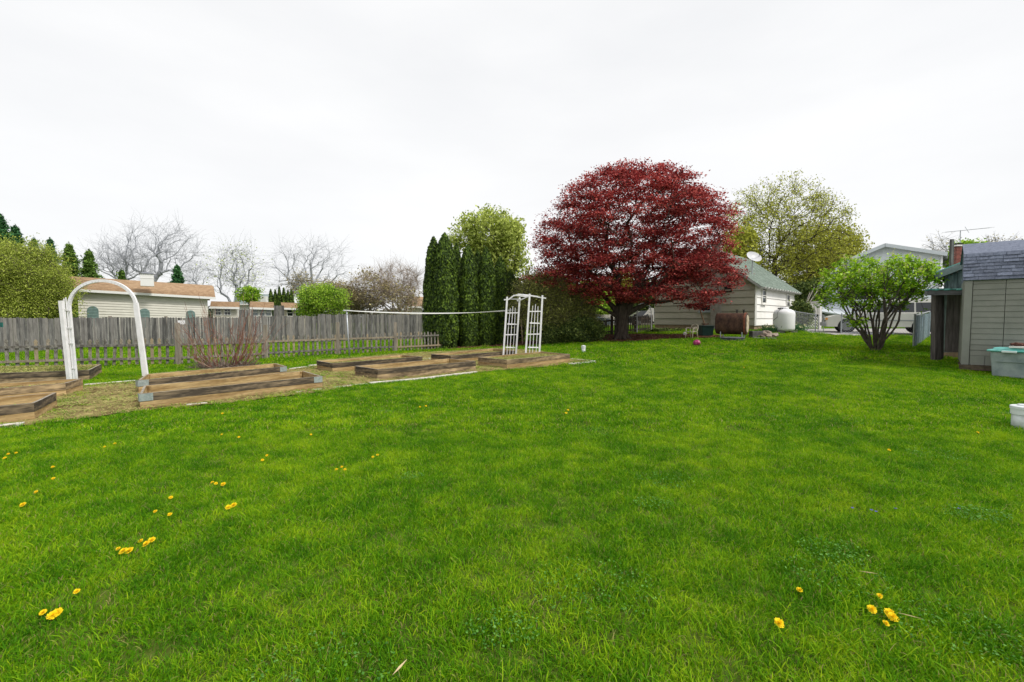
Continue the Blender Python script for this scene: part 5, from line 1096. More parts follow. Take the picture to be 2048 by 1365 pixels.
rocks = [(1528, 675, .2, 'tan angular rock at the left foot of the rock pile'), (1536, 675.5, .22, 'flat pale rock at the front of the rock pile'), (1545, 674, .2, 'pale rock at the right foot of the rock pile nearest the daffodils'), (1533, 670, .2, 'leaning reddish rock at the top of the rock pile'), (1541, 669, .19, 'slanted cream rock resting on top of the rock pile')]
for (x, y, r_, lab) in rocks:
    q = G(x, 675.5); q = q + up * ((675.5 - y) * q.y / F * .8 + r_ * .3) + Vector((0, .25 if y < 673 else 0, 0)); r_ *= 1.35; me = bpy.data.meshes.new('rock'); bm = bmesh.new(); bmesh.ops.create_icosphere(bm, subdivisions=2, radius=r_)
    rs = np.random.RandomState(int(x)); f_ = rs.normal(size=(3, 3)) * 4
    for v in bm.verts: c_ = v.co / r_; v.co *= 1 + .18 * math.sin(c_.dot(Vector(f_[0]))) + .12 * math.sin(c_.dot(Vector(f_[1]))); v.co.z *= .5; v.co = Matrix.Rotation(.5 * math.sin(x), 3, 'Y') @ v.co
    bm.to_mesh(me); me.materials.append(rockm); o = bpy.data.objects.new('rock', me); link(o); o.location = q; tag(o, lab, 'rock', 'rocks piled in front of the white wall')
# propane tank
q = G(1567, 666.5); pY = q.y; pr_ = abs(P(1590, 640, pY).x - P(1546, 640, pY).x) / 2 * .88; hz = P(1569, 621, pY).z - q.z
prop = thing('propane_tank', q, 'upright white propane tank standing against the white cottage wall', 'propane tank')
ptm = mk('tank_white', (.74, .74, .76), (.80, .80, .80), rough=.35, scale=2)
m = MB(); b_ = .10; m.lathe(q + up * b_, [(pr_ * .5, 0), (pr_ * .85, .03), (pr_ * .97, .10), (pr_, .17), (pr_, hz * .74), (pr_ * .97, hz * .82), (pr_ * .86, hz * .9), (pr_ * .6, hz * .96), (pr_ * .3, hz * .985), (.02, hz * .99)], 36); m.build('tank_body', ptm, prop, smooth=True)
m = MB(); m.lathe(q + up * (b_ + hz * .95), [(pr_ * .42, 0), (pr_ * .42, .1), (pr_ * .38, .13), (pr_ * .1, .14)], 24); m.build('valve_hood', ptm, prop, smooth=True)
m = MB(); m.box(q + Vector((-.25, -.1, b_ + hz * 1.0)), (.28, .12, .06)); m.box(q + Vector((.22, -.1, b_ + hz * .97)), (.16, .1, .05)); m.build('valve', black, prop)
m = MB(); m.tube([q + Vector((-.25, -.2, b_ + hz)), q + Vector((-.55, -.3, hz * .93)), q + Vector((-pr_ - .03, -.35, hz * .7)), q + Vector((-pr_ - .12, -.1, hz * .55))], .016, 6); m.build('gas_hose', mk('hose_grey', (.25, .25, .25)), prop)
for dx in (-.35, .35): m = MB(); m.box(q + Vector((dx, -.3, .05)), (.38, .2, .14)); m.build('support_block', mk('dark_block', (.07, .068, .065)), prop)
# white stub pipes
def stub(px, py, r_, h, lab, tilt=0):
    q = G(px, py); th = thing('vent_pipe', q, lab, 'vent pipe'); m = MB(); m.tube([q - up * .05, q + up * h * .62 + Vector((tilt * .5, 0, 0)), q + up * h * .62], [r_ * .9] * 3, 20); m.build('pipe', mk('dirty_white', (.40, .43, .40), (.66, .70, .70), scale=7, lo=.3, hi=.6, rough=.6), th, smooth=True)
    m = MB(); m.lathe(q + up * h * .6, [(r_, 0), (r_, h * .22), (r_ * 1.06, h * .23), (r_ * 1.06, h * .34), (r_ * .98, h * .36), (.01, h * .37)], 28); m.lathe(q + up * h * .96, [(r_ * .55, 0), (r_ * .5, h * .06), (.01, h * .065)], 8); m.build('cap', mk('cap_white', (.62, .66, .68), (.74, .76, .77), scale=8, rough=.5), th, smooth=False); return th
stub(2046, 857, .135, .34, 'squat white capped pipe standing in the grass at the right edge')
stub(1167, 706, .085, .30, 'small white capped pipe sticking up from the lawn right of the trellis')
# storage tote beside the shed
qt = G(1981, 753); s0, dS3, nSh3 = EXTRA_SHED; tote = thing('storage_tote', qt, 'large grey storage tote with a teal lid against the grey shed', 'storage box')
ttm = mk('tote_grey', (.18, .23, .23), (.31, .36, .35), (.24, .29, .25), scale=4, rough=.6, bump=.1, coord='World'); tl = mk('teal_lid', (.10, .45, .40), (.24, .58, .54), scale=5, rough=.5, lo=.35, hi=.6)
tW, tD, tH = 1.25, .55, P(1981, 703, qt.y).z - qt.z
o_ = Vector((qt.x, qt.y, qt.z)); bt = [(0.02, 0), (tW - .02, 0), (tW - .02, tD - .03), (.02, tD - .03)]; tp4 = [(-.03, -.03), (tW + .03, -.03), (tW + .03, tD), (-.03, tD)]; dd = -nSh3
dT = Vector((.5, -.866, 0)).normalized(); nT = Vector((.866, .5, 0)).normalized()
m = MB(); m.hexa([o_ + dT * x + nT * y for x, y in bt], [o_ + dT * x + nT * y + up * tH for x, y in tp4]); m.build('box', ttm, tote, bevel=.03)
m = MB(); m.box(o_ + dT * (tW / 2) - nT * .028 + up * (tH * .62), (tW * .86, .03, .018), M=Matrix((dT, nT, up)).transposed()); m.build('rib', ttm, tote)
m = MB(); L4 = [(-.08, -.08), (tW + .08, -.08), (tW + .08, tD + .05), (-.08, tD + .05)]; m.hexa([o_ + dT * x + nT * y + up * tH for x, y in L4], [o_ + dT * x + nT * y + up * (tH + .05) for x, y in L4]); li = [(.0, .0), (tW, .0), (tW, tD - .03), (.0, tD - .03)]; m.hexa([o_ + dT * x + nT * y + up * (tH + .05) for x, y in li], [o_ + dT * (x * .96 + .02) + nT * (y * .94 + .02) + up * (tH + .10) for x, y in li]); m.build('lid', tl, tote, bevel=.018)
m = MB(); m.box(o_ + dT * .32 - nT * .09 + up * (tH + .005), (.26, .05, .05), M=Matrix((dT, nT, up)).transposed()); m.build('latch', mk('latch_white', (.6, .66, .66), rough=.4), tote, bevel=.012)
m = MB(); m.box(o_ + dT * .80 - nT * .028 + up * (tH * .8), (.20, .012, .13), M=Matrix((dT, nT, up)).transposed()); m.build('sticker', mk('sticker_pale', (.45, .58, .52), (.55, .66, .60)), tote)
m = MB(); m.box(o_ + dT * .72 + nT * .12 + up * (tH + .125), (.85, .3, .045), M=Matrix((dT, nT, up)).transposed()); o = m.build('white_board', mk('board_white', (.74, .74, .72), rough=.6), None, bevel=.006); tag(o, 'white board lying on the teal lid of the storage tote', 'board')
for (x, w_, lab) in ((.42, .34, 'crumpled brown work glove lying on the left of the white board'), (.88, .22, 'brown balled-up glove on the right of the white board')):
    me = bpy.data.meshes.new('work_glove'); bm = bmesh.new(); bmesh.ops.create_icosphere(bm, subdivisions=3, radius=1)
    for v in bm.verts: c_ = v.co.copy(); v.co = Vector((c_.x * w_ / 2, c_.y * .09, c_.z * .045)) * (1 + .25 * math.sin(c_.x * 9 + c_.y * 5) * math.cos(c_.y * 7 + c_.z * 3))
    bm.to_mesh(me); me.materials.append(mk('brown_cloth', (.06, .025, .018), (.14, .065, .05), scale=20, rough=.95)); o = bpy.data.objects.new('work_glove', me); link(o); o.location = o_ + dT * x + nT * .12 + up * (tH + .19); o.rotation_euler = (0, .05, -.1); tag(o, lab, 'glove')
# ------------------------------------------------------------------ dandelions
yel = mk('dandelion_yellow', (.88, .62, .005), (.92, .70, .01), (.86, .56, .005), scale=60, rough=.8, rv=.12); stem_m = mk('flower_stem', (.10, .20, .03), rough=.7)
def flower_mesh(seed):
    rs = np.random.RandomState(seed); m = MB()
    for ring_, (r_, n_, z_, tilt) in enumerate(((.026, 22, .006, .12), (.020, 18, .011, .35), (.013, 13, .014, .6), (.006, 8, .015, 1.0))):
        for k in range(n_):
            a = 6.283 * (k + rs.rand() * .5) / n_; L_ = r_ * (.85 + .3 * rs.rand()); c_, s_ = math.cos(a), math.sin(a); w_ = .0028
            m.add([(c_ * .002 - s_ * w_, s_ * .002 + c_ * w_, z_ * .6), (c_ * .002 + s_ * w_, s_ * .002 - c_ * w_, z_ * .6), (c_ * L_ + s_ * w_, s_ * L_ - c_ * w_, z_ + L_ * tilt), (c_ * L_ - s_ * w_, s_ * L_ + c_ * w_, z_ + L_ * tilt)], [(0, 1, 2, 3)])
    me = bpy.data.meshes.new('flower_head'); me.from_pydata(m.v, [], m.f); a = me.attributes.new('rnd', 'FLOAT', 'POINT'); a.data.foreach_set('value', m.r); me.materials.append(yel); return me
FM = [flower_mesh(k) for k in range(4)]
mm = MB(); mm.tube([(0, 0, -.05), (.004, 0, 0)], .003, 5); st_me = mm.build('stem_src', stem_m, None); SM = st_me.data; SM.name = 'stem'; bpy.data.objects.remove(st_me)
DN = [(10, 917, 'lowest of the three dandelions at the far left edge'), (17, 909, 'middle one of the three dandelions at the far left edge'), (32, 907, 'rightmost of the three dandelions at the far left edge'),
 (106, 935, 'lone dandelion right of the left-edge trio'), (107, 958, 'small dandelion directly below the lone one near the left edge'), (73, 985, 'dandelion up and right of the bigger bloom near the left edge'), (47, 1011, 'bigger dandelion bloom near the left edge, halfway down the lawn'),
 (209, 895, 'left one of a dandelion pair below the garden opening at left'), (230, 888, 'right one of a dandelion pair below the garden opening at left'), (342, 996, 'dandelion above the small pair in the left lawn'), (311, 1024, 'left one of the small dandelion pair in the left lawn'), (340, 1030, 'right one of the small dandelion pair in the left lawn'),
 (425, 966, 'left half of the dandelion pair above the double bloom'), (432, 968, 'middle dandelion squeezed within the pair above the double bloom'), (447, 970, 'right bigger dandelion of the pair above the double bloom'), (457, 1016, 'left flower of the double bloom in the left lawn'), (468, 1012, 'right flower of the double bloom in the left lawn'),
 (282, 1083, 'small dandelion at the upper left of the large yellow cluster'), (304, 1082, 'large upper right dandelion of the large yellow cluster'), (294, 1089, 'middle dandelion of the large yellow cluster'), (248, 1104, 'large lower left dandelion of the large yellow cluster'), (260, 1103, 'large lower right dandelion of the large yellow cluster'), (237, 1099, 'tiny leftmost dandelion of the large yellow cluster'),
 (154, 1184, 'lone small dandelion above the bottom left pair'), (87, 1226, 'small left dandelion of the bottom left pair'), (106, 1232, 'left of the two merged big dandelions at the bottom left'), (116, 1227, 'right of the two merged big dandelions at the bottom left'),
 (444, 870, 'dandelion left of centre just below the long front bed'), (478, 875, 'dandelion right of the one below the long front bed'), (525, 921, 'lower flower of the slanted dandelion pair'), (534, 912, 'upper flower of the slanted dandelion pair'), (673, 940, 'left dandelion of the flat central trio'), (684, 935, 'top dandelion of the flat central trio'), (690, 940, 'right dandelion of the flat central trio'),
 (622, 870, 'faint dandelion between the front bed and the central trio'), (755, 911, 'upper dandelion of the close pair right of the central trio'), (746, 915, 'lower dandelion of the close pair right of the central trio'), (840, 815, 'left one of the dandelion pair before the middle raised bed'), (852, 813, 'right one of the dandelion pair before the middle raised bed'),
 (1136, 821, 'right dandelion of the lone pair in mid lawn below the trellis'), (1132, 827, 'left dandelion of the lone pair in mid lawn below the trellis'), (1778, 901, 'lone dandelion in the right half of the lawn between van and violets'),
 (1557, 1248, 'big fully open dandelion alone at the lower right'), (1743, 1220, 'left big dandelion of the lower right group'), (1779, 1228, 'right upper dandelion of the lower right group beside the straw'), (1785, 1236, 'right lower dandelion of the lower right group beside the straw'), (1771, 1248, 'half hidden dandelion below the lower right group'), (1759, 1193, 'small dandelion above the lower right group'), (1599, 1181, 'faint half-closed dandelion above the big lone one'),
 (445, 828, 'dandelion at the grass edge right below the metal-cornered bed'), (1955, 866, 'small dandelion left of the capped pipe at the right edge'), (1488, 736, 'dandelion on the lawn below the stacked tyres')]
BIG = {19, 18, 20, 21, 25, 26, 42, 43, 44, 45, 6, 15, 16, 14}
for k, (x, y, lab) in enumerate(DN):
    q = G(x, y, dh=.037); th = bpy.data.objects.new('dandelion', None); link(th); th.location = q; th.empty_display_size = .05; tag(th, lab, 'dandelion', 'dandelions dotted over the lawn')
    far_ = min(2.0, max(1.0, q.y / 6)); s = (.88 if k in BIG else .58) * (1 + .1 * rnd.random()) * (1 if q.y < 6 else 1.1) * far_ ** .5; th.scale = (s, s, s); th.rotation_euler = (.35 + .2 * rnd.random(), rnd.uniform(-.2, .2), rnd.random() * 6 * 0 + rnd.uniform(-.4, .4))
    h = bpy.data.objects.new('flower_head', FM[k % 4]); link(h, th); s2 = bpy.data.objects.new('stem', SM); link(s2, th)
vio = mk('violet_blue', (.10, .06, .45), (.16, .10, .6), rough=.7)
for k, (x, y, lab) in enumerate([(1705, 1017, 'deep blue violet, the leftmost of the small row of violets'), (1743, 1021, 'tiny violet just left of the second violet'), (1752, 1024, 'second bigger violet in the small row of violets'), (1791, 1018, 'small violet right of the second violet'), (1918, 1018, 'pale violet far right of the small violet row')]):
    q = G(x, y, dh=.035); m = MB()
    for j in range(5): a = 6.283 * j / 5; m.add([(0, 0, 0), (math.cos(a - .5) * .008, math.sin(a - .5) * .008, .004), (math.cos(a) * .014, math.sin(a) * .014, .006), (math.cos(a + .5) * .008, math.sin(a + .5) * .008, .004)], [(0, 1, 2, 3)])
    m.v = [(v[0] + q.x, v[1] + q.y, v[2] + q.z) for v in m.v]; o = m.build('violet', vio, None); tag(o, lab, 'violet', 'violets in the right lawn')
for (x, y, dx, dy, L_, lab) in ((785, 1350, .5, .85, .09, 'dry tan leaf blade lying in the grass at the bottom edge'), (1795, 1225, .55, -.6, .10, 'long straw stalk lying beside the lower right dandelions'), (1718, 1142, .7, -.5, .09, 'thin pale straw in the right lawn above the dandelions')):
    q = G(x, y, dh=.05); d_ = Vector((dx, dy, .12)).normalized() * L_; sd = Vector((-dy, dx, 0)).normalized() * (.006 if x < 1000 else .003); m = MB(); m.add([q, q + d_ * .5 + sd, q + d_, q + d_ * .5 - sd, q - up * .002, q + d_ * .5 + sd - up * .002, q + d_ - up * .002, q + d_ * .5 - sd - up * .002], [(0, 3, 2, 1), (4, 5, 6, 7), (0, 1, 5, 4), (1, 2, 6, 5), (2, 3, 7, 6), (3, 0, 4, 7)]); o = m.build('dry_leaf', mk('tan_leaf', (.48, .36, .18), (.6, .48, .28)), None); tag(o, lab, 'dry leaf')
# ------------------------------------------------------------------ trees, shrubs, plants
leaf_red = mk('maple_leaf_red', (.14, .010, .015), (.37, .040, .045), (.58, .14, .12), coord='World', scale=1.2, rough=.55, transl=.35, rv=.35)
leaf_arb = mk('arborvitae_leaf', (.015, .040, .004), (.046, .092, .008), (.125, .20, .018), coord='World', scale=1.8, rough=.7, transl=.2, rv=.35)
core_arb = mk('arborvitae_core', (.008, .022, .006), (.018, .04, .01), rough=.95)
leaf_birch = mk('light_green_leaf', (.27, .35, .055), (.46, .54, .10), (.62, .69, .20), coord='World', scale=.9, rough=.6, transl=.35, rv=.3)
leaf_olive = mk('olive_leaf', (.28, .31, .03), (.43, .46, .05), (.56, .58, .09), coord='World', scale=.7, rough=.6, transl=.35, rv=.3)
leaf_yg = mk('yellow_green_leaf', (.22, .26, .02), (.38, .40, .03), (.46, .44, .05), coord='World', scale=.6, rough=.6, transl=.35, rv=.3)
leaf_lilac = mk('lilac_leaf', (.13, .30, .010), (.28, .50, .015), (.48, .68, .035), coord='World', scale=1.5, rough=.45, transl=.4, rv=.3)
leaf_con = mk('conifer_leaf', (.02, .10, .045), (.05, .17, .05), (.10, .26, .08), coord='World', scale=.5, rough=.8, transl=.1, rv=.3)
leaf_con2 = mk('conifer_leaf_olive', (.06, .14, .02), (.12, .22, .03), (.19, .30, .05), coord='World', scale=.5, rough=.8, transl=.1, rv=.3)
leaf_bush = mk('bush_leaf_lime', (.21, .28, .03), (.34, .42, .05), (.48, .54, .11), coord='World', scale=.5, rough=.7, transl=.3, rv=.3)
leaf_bright = mk('bright_shrub_leaf', (.16, .34, .02), (.30, .50, .03), (.46, .62, .07), coord='World', scale=.7, rough=.6, transl=.35, rv=.3)
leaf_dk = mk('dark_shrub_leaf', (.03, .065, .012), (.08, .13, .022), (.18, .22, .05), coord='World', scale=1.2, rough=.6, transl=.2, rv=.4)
leaf_shr = mk('olive_shrub_leaf', (.10, .12, .02), (.20, .22, .045), (.34, .36, .09), coord='World', scale=1.0, rough=.6, transl=.2, rv=.4)
leaf_tan = mk('budding_leaf', (.26, .22, .10), (.36, .30, .13), (.44, .40, .20), coord='World', scale=.6, rough=.7, transl=.3, rv=.3)
tan_tw = mk('twig_tan', (.26, .21, .17), (.42, .35, .29), coord='World', scale=3, rough=.9, rv=.3); bark_far = mk('bark_far_grey', (.27, .28, .31), (.48, .50, .54), coord='World', scale=1, rough=.95); bark_red = mk('red_stem', (.12, .045, .032), (.30, .13, .085), (.26, .20, .16), coord='World', scale=6, rough=.7, rv=.3)
bark_tw = mk('twig_brown', (.13, .10, .08), (.24, .19, .16), coord='World', scale=3, rough=.9, rv=.3); bark_maple = mk('maple_bark', (.035, .026, .020), (.10, .08, .062), coord='World', scale=9, st=(1.5, 1.5, .25), rough=.95, bump=.6)
# red maple
mb0 = G(1243, 679); YM = mb0.y
def flare(th, tips, rs):
    m = MB()
    for k in range(7):
        a = 6.283 * k / 7 + .3; d = Vector((math.cos(a), math.sin(a), 0)); L_ = .55 + .35 * rs.rand()
        m.tube([mb0 + d * .12 + up * .5, mb0 + d * .28 + up * .16, mb0 + d * (L_ * .7) + up * .03, mb0 + d * L_ - up * .05], [.16, .13, .07, .02], 7)
    m.build('root_flare', bark_maple, th, smooth=True)
    for pts, rr_ in ((((1241, 640, 0), (1232, 622, .1), (1216, 602, .3), (1196, 580, .5), (1172, 556, .6)), (.22, .17, .12, .08, .03)), (((1246, 640, 0), (1256, 620, -.1), (1268, 596, -.2), (1284, 566, -.3), (1300, 530, -.4)), (.24, .19, .14, .09, .03)),
                     (((1250, 632, 0), (1272, 618, -.3), (1300, 606, -.7), (1330, 604, -1.1), (1362, 596, -1.5), (1392, 592, -1.8)), (.17, .13, .10, .075, .05, .02)), (((1240, 634, 0), (1240, 606, .2), (1236, 570, .3), (1240, 520, .3)), (.17, .13, .09, .03)),
                     (((1238, 636, 0), (1214, 622, -.3), (1190, 612, -.6), (1160, 602, -.9)), (.12, .08, .05, .02)), (((1262, 606, -.1), (1280, 590, .4), (1310, 560, .9), (1340, 520, 1.2)), (.13, .10, .07, .03))):
        m = MB(); q = [P(x, y, YM + d) for x, y, d in pts]; fine_ = []
        for i_ in range(len(q) - 1):
            for s_ in range(4): t_ = s_ / 4; p0, p1, p2, p3 = q[max(i_ - 1, 0)], q[i_], q[i_ + 1], q[min(i_ + 2, len(q) - 1)]; fine_.append(((p1 * 2) + (p2 - p0) * t_ + (p0 * 2 - p1 * 5 + p2 * 4 - p3) * t_ ** 2 + (p1 * 3 - p0 - p2 * 3 + p3) * t_ ** 3) * .5 + Vector(rs.normal(size=3) * .012))
        fine_.append(q[-1]); rad_ = [np.interp(i_ / (len(fine_) - 1), np.linspace(0, 1, len(rr_)), rr_) for i_ in range(len(fine_))]
        m.tube(fine_, rad_, 9); m.build('limb', bark_maple, th, smooth=True)
tree('red_maple', mb0, 1.35, [(1262, 460, 176, 118, 0, 4.6), (1262, 415, 138, 78, 0, 3.6), (1150, 500, 88, 62, .3, 3.0), (1370, 470, 84, 90, 0, 3.2), (1130, 562, 72, 38, .2, 2.6), (1404, 541, 74, 34, -.5, 2.4), (1392, 596, 48, 22, -1.2, 1.5), (1430, 562, 40, 26, -1.4, 1.3), (1250, 545, 150, 52, 0, 4.4), (1215, 590, 46, 22, -1.6, 1.4), (1300, 590, 70, 20, -1.2, 1.8)],
     YM, 'large dark red Japanese maple with a wide rounded crown over the mulch', 'maple', n_att=1650, r0=.010, rt=.34, leaf=leaf_red, leaf_n=72, leaf_s=.074, pad=(.44, .44, .12), bark=bark_maple, seed=5, shell=.45, drat=.8, alpha=.30, flat=.45, zmin=2.1, sides=6, mid=.36, extra=flare, jit=.08, up=.05, p=1.8, asp=1.5)
# evergreen columns
def col(label, xc, yb, yt, wpx, ecc=1.0, seed=1, wtop=.0, bulge=.5):
    b = G(xc, yb); s = b.y / F; H = (yb - yt) * s * 1.0; Rr = wpx / 2 * s
    n = int(9000 * (H / 5.0) * (Rr / .9) + 2500)
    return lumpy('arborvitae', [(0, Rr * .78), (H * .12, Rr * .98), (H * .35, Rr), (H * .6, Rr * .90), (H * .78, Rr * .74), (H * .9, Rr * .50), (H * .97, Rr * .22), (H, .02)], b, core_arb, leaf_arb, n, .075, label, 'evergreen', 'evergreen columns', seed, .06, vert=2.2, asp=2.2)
col('back half of the evergreen column second from the left, narrow and pointed', 914, 692.5, 489, 28, seed=3)
col('narrow dark evergreen column wedged between the third and fourth broad ones', 956, 689, 501, 24, seed=5)
col('short evergreen column at the right end of the row', 1037, 683, 556, 24, seed=9)
col('tall left stem of the twin-topped evergreen nearest the picket fence', 869, 697.5, 476, 42, seed=1)
col('right and tallest stem of the twin-topped evergreen', 891, 697.5, 469, 52, seed=2)
col('broad evergreen column third from the left with a rounded top', 937, 694, 492, 40, seed=4)
col('broad evergreen column in the middle of the row behind the hindmost bed', 973, 692, 496, 40, seed=6)
col('evergreen column just left of the white trellis', 1001, 689.5, 514, 35, seed=7)
col('lower evergreen column directly behind the white trellis', 1021, 686.5, 541, 31, seed=8)
# weeping light green tree behind them
tb = P(985, 655, 33); tb.z = g(tb.x, tb.y)
tree('leafy_tree', tb, 3, [(985, 468, 60, 44), (938, 474, 36, 40), (1012, 500, 42, 60), (1038, 560, 26, 60), (975, 520, 40, 30)], 33, 'round light green tree rising behind the evergreen columns', 'tree', n_att=520, r0=.012, rt=.22, leaf=leaf_birch, leaf_n=30, leaf_s=.115, pad=(.36, .36, .45), bark=bark_dark, seed=12, shell=.3, flat=0, drat=.9, mid=.3, asp=1.8)
# shrubs between the evergreens and the maple
sb = G(1120, 686)
tree('bare_shrub', sb + Vector((-.9, .4, 0)), .6, [(1095, 622, 52, 52), (1075, 600, 34, 40), (1148, 630, 36, 34)], sb.y + .2, 'tall olive-brown twiggy shrub between the white trellis and the maple', 'shrub', n_att=420, r0=.006, rt=.10, leaf=leaf_shr, leaf_n=14, leaf_s=.05, pad=(.25, .25, .22), bark=bark_tw, seed=21, shell=.2, flat=0, stems=9, twigs=6, twig_l=.6, zmin=.6, drat=1.0)
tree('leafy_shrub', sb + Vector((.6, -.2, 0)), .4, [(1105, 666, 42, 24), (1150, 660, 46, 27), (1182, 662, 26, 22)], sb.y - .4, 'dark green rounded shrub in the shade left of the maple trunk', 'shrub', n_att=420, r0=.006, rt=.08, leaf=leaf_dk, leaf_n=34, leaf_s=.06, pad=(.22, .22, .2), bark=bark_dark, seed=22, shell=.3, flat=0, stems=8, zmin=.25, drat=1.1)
# low green strip at the foundation
qf = P(1350, 664, 27.5); tree('low_plant', (qf.x, qf.y, g(qf.x, qf.y)), .08, [(1335, 664, 40, 6, 0, .3), (1310, 664, 18, 7, 0, .3)], 27.6, 'low dark green plants along the cottage foundation', 'plant', n_att=120, r0=.004, rt=.02, leaf=leaf_dk, leaf_n=30, leaf_s=.06, pad=(.15, .15, .08), seed=23, shell=0, stems=6, zmin=.5)
# big spring tree behind the cottage
tb = P(1546, 650, 46); tb.z = g(tb.x, tb.y)
tree('spring_tree', tb, 6.5, [(1560, 440, 96, 78), (1530, 480, 66, 80), (1620, 470, 76, 78), (1650, 500, 54, 58), (1590, 540, 86, 52), (1500, 520, 40, 50), (1630, 560, 64, 50)], 46, 'tall spreading tree with sparse yellow-green spring leaves behind the cottage', 'tree', n_att=1000, r0=.016, rt=.28, leaf=leaf_olive, leaf_n=11, leaf_s=.11, pad=(.5, .5, .3), bark=bark_dark, seed=31, shell=.25, flat=0, drat=.9, p=1.7, twigs=2, twig_l=.9, mid=.1, alpha=.45, up=.12)
tb = P(1650, 650, 52); tb.z = g(tb.x, tb.y)
tree('spring_tree', tb, 6, [(1640, 500, 66, 52), (1680, 520, 42, 60), (1610, 540, 60, 44), (1650, 580, 56, 40)], 52, 'denser golden-green tree at the right behind the taller spreading tree', 'tree', n_att=500, r0=.020, rt=.30, leaf=leaf_yg, leaf_n=36, leaf_s=.17, pad=(.9, .9, .6), bark=bark_dark, seed=32, shell=.3, flat=0)
tb = P(1610, 652, 40); tb.z = g(tb.x, tb.y)
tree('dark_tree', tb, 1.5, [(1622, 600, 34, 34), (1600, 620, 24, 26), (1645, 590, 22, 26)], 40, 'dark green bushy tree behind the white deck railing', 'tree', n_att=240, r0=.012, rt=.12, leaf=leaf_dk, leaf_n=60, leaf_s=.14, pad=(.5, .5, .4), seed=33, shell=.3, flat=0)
tb = P(1575, 655, 38)
tree('leafy_shrub', (tb.x + 1.5, tb.y, g(tb.x, tb.y)), .8, [(1601, 628, 16, 20)], 30, 'low dark shrub hiding part of the white railing beside the cottage corner', 'shrub', n_att=90, r0=.006, rt=.05, leaf=leaf_dk, leaf_n=60, leaf_s=.09, pad=(.28, .28, .25), seed=34, shell=.3, flat=0, stems=5, zmin=.9)
tb = P(1460, 655, 44); tree('spring_tree', (tb.x, tb.y, .9), 3, [(1480, 500, 34, 44), (1470, 540, 36, 40)], 44, 'pale leafing tree between the maple and the satellite dish', 'tree', n_att=260, r0=.016, rt=.16, leaf=leaf_olive, leaf_n=18, leaf_s=.15, pad=(.5, .5, .4), bark=bark_dark, seed=35, shell=.2, flat=0, twigs=1, twig_l=.7)
tb = P(1940, 640, 36); tree('leafy_tree', (tb.x, tb.y, .8), 3, [(1935, 510, 26, 26), (1950, 530, 30, 26), (1925, 530, 18, 24)], 36, 'fresh green tree behind the brick chimney', 'tree', n_att=220, r0=.014, rt=.16, leaf=leaf_bright, leaf_n=40, leaf_s=.13, pad=(.4, .4, .35), bark=bark_tw, seed=36, shell=.3, flat=0)
for k, (x, ws, Y, lab) in enumerate(((1888, 30, 52, 'bare tree between the blue house eave and the brick chimney'), (1990, 26, 50, 'bare tree behind the shed roof at the right edge'))):
    tb = P(x, 640, Y); tree('bare_tree', (tb.x, tb.y, .8), 4, [(x, 510, ws, 34), (x - 4, 535, ws * .8, 30)], Y, lab, 'tree', n_att=150, r0=.018, rt=.14, bark=bark_far, seed=37 + k, shell=.2, twigs=3, twig_l=.8, leaf=leaf_tan, leaf_n=1, leaf_s=.14, pad=(.3, .3, .3))
# green backdrop beyond the dark picket fence
for k, (x, y, rx, ry, Y, lf, lab) in enumerate(((1180, 600, 40, 34, 62, leaf_bright, 'bright green tree far behind the grey-blue car'), (1240, 590, 44, 42, 66, leaf_olive, 'olive tree far behind the maple trunk'), (1300, 600, 34, 36, 60, leaf_dk, 'dark green tree behind the small metal arch'), (1110, 585, 44, 40, 58, leaf_yg, 'golden green tree behind the twiggy shrub by the maple'))):
    tb = P(x, 645, Y); tree('leafy_tree', (tb.x, tb.y, g(tb.x, tb.y)), 1.5, [(x, y, rx, ry), (x - 12, y + 18, rx, ry * .6)], Y, lab, 'tree', n_att=150, r0=.014, rt=.16, leaf=lf, leaf_n=60, leaf_s=.22, pad=(.8, .8, .7), bark=bark_dark, seed=140 + k, shell=.25, flat=0)
# lilac
lb_ = G(1752, 702.5)
tree('lilac', lb_, 1.15, [(1752, 552, 98, 42, 0, 1.5), (1700, 572, 54, 34, 0, 1.1), (1808, 565, 54, 40, 0, 1.2), (1760, 590, 60, 34, 0, 1.1), (1668, 600, 22, 20, 0, .8), (1842, 606, 18, 20, 0, .5), (1722, 630, 26, 22, -.2, .5)], lb_.y, 'multi-stemmed lilac with bright green leaves and pale yellow buds on the right lawn', 'lilac', n_att=470, r0=.005, rt=.095, leaf=leaf_lilac, leaf_n=14, leaf_s=.068, pad=(.16, .16, .13), bark=mk('lilac_bark', (.06, .048, .04), (.14, .115, .095), coord='World', scale=8, rough=.95, bump=.4), seed=41, shell=.3, flat=.2, stems=17, mid=.2, asp=1.35, spread=.55, up=.25, alpha=.45,
     extra=lambda th, tips, rs: put_mesh('blossom', (lambda T: raw_mesh('blossom', *(lambda C: (lambda V, Q, r: (off(V, th), Q, None, r))(*leaf_mesh(C, .035, 0, 1.2, rs)))(np.repeat(T, 26, 0) + rs.normal(size=(len(T) * 26, 3)) * np.array([.035, .035, .07]) + np.array([0, 0, .1])), mats=[mk('blossom_cream', (.55, .52, .20), (.70, .66, .34), rough=.7, transl=.3)]))(tips[(tips[:, 2] > 2.5) & (rs.rand(len(tips)) < .11), :3]), th))
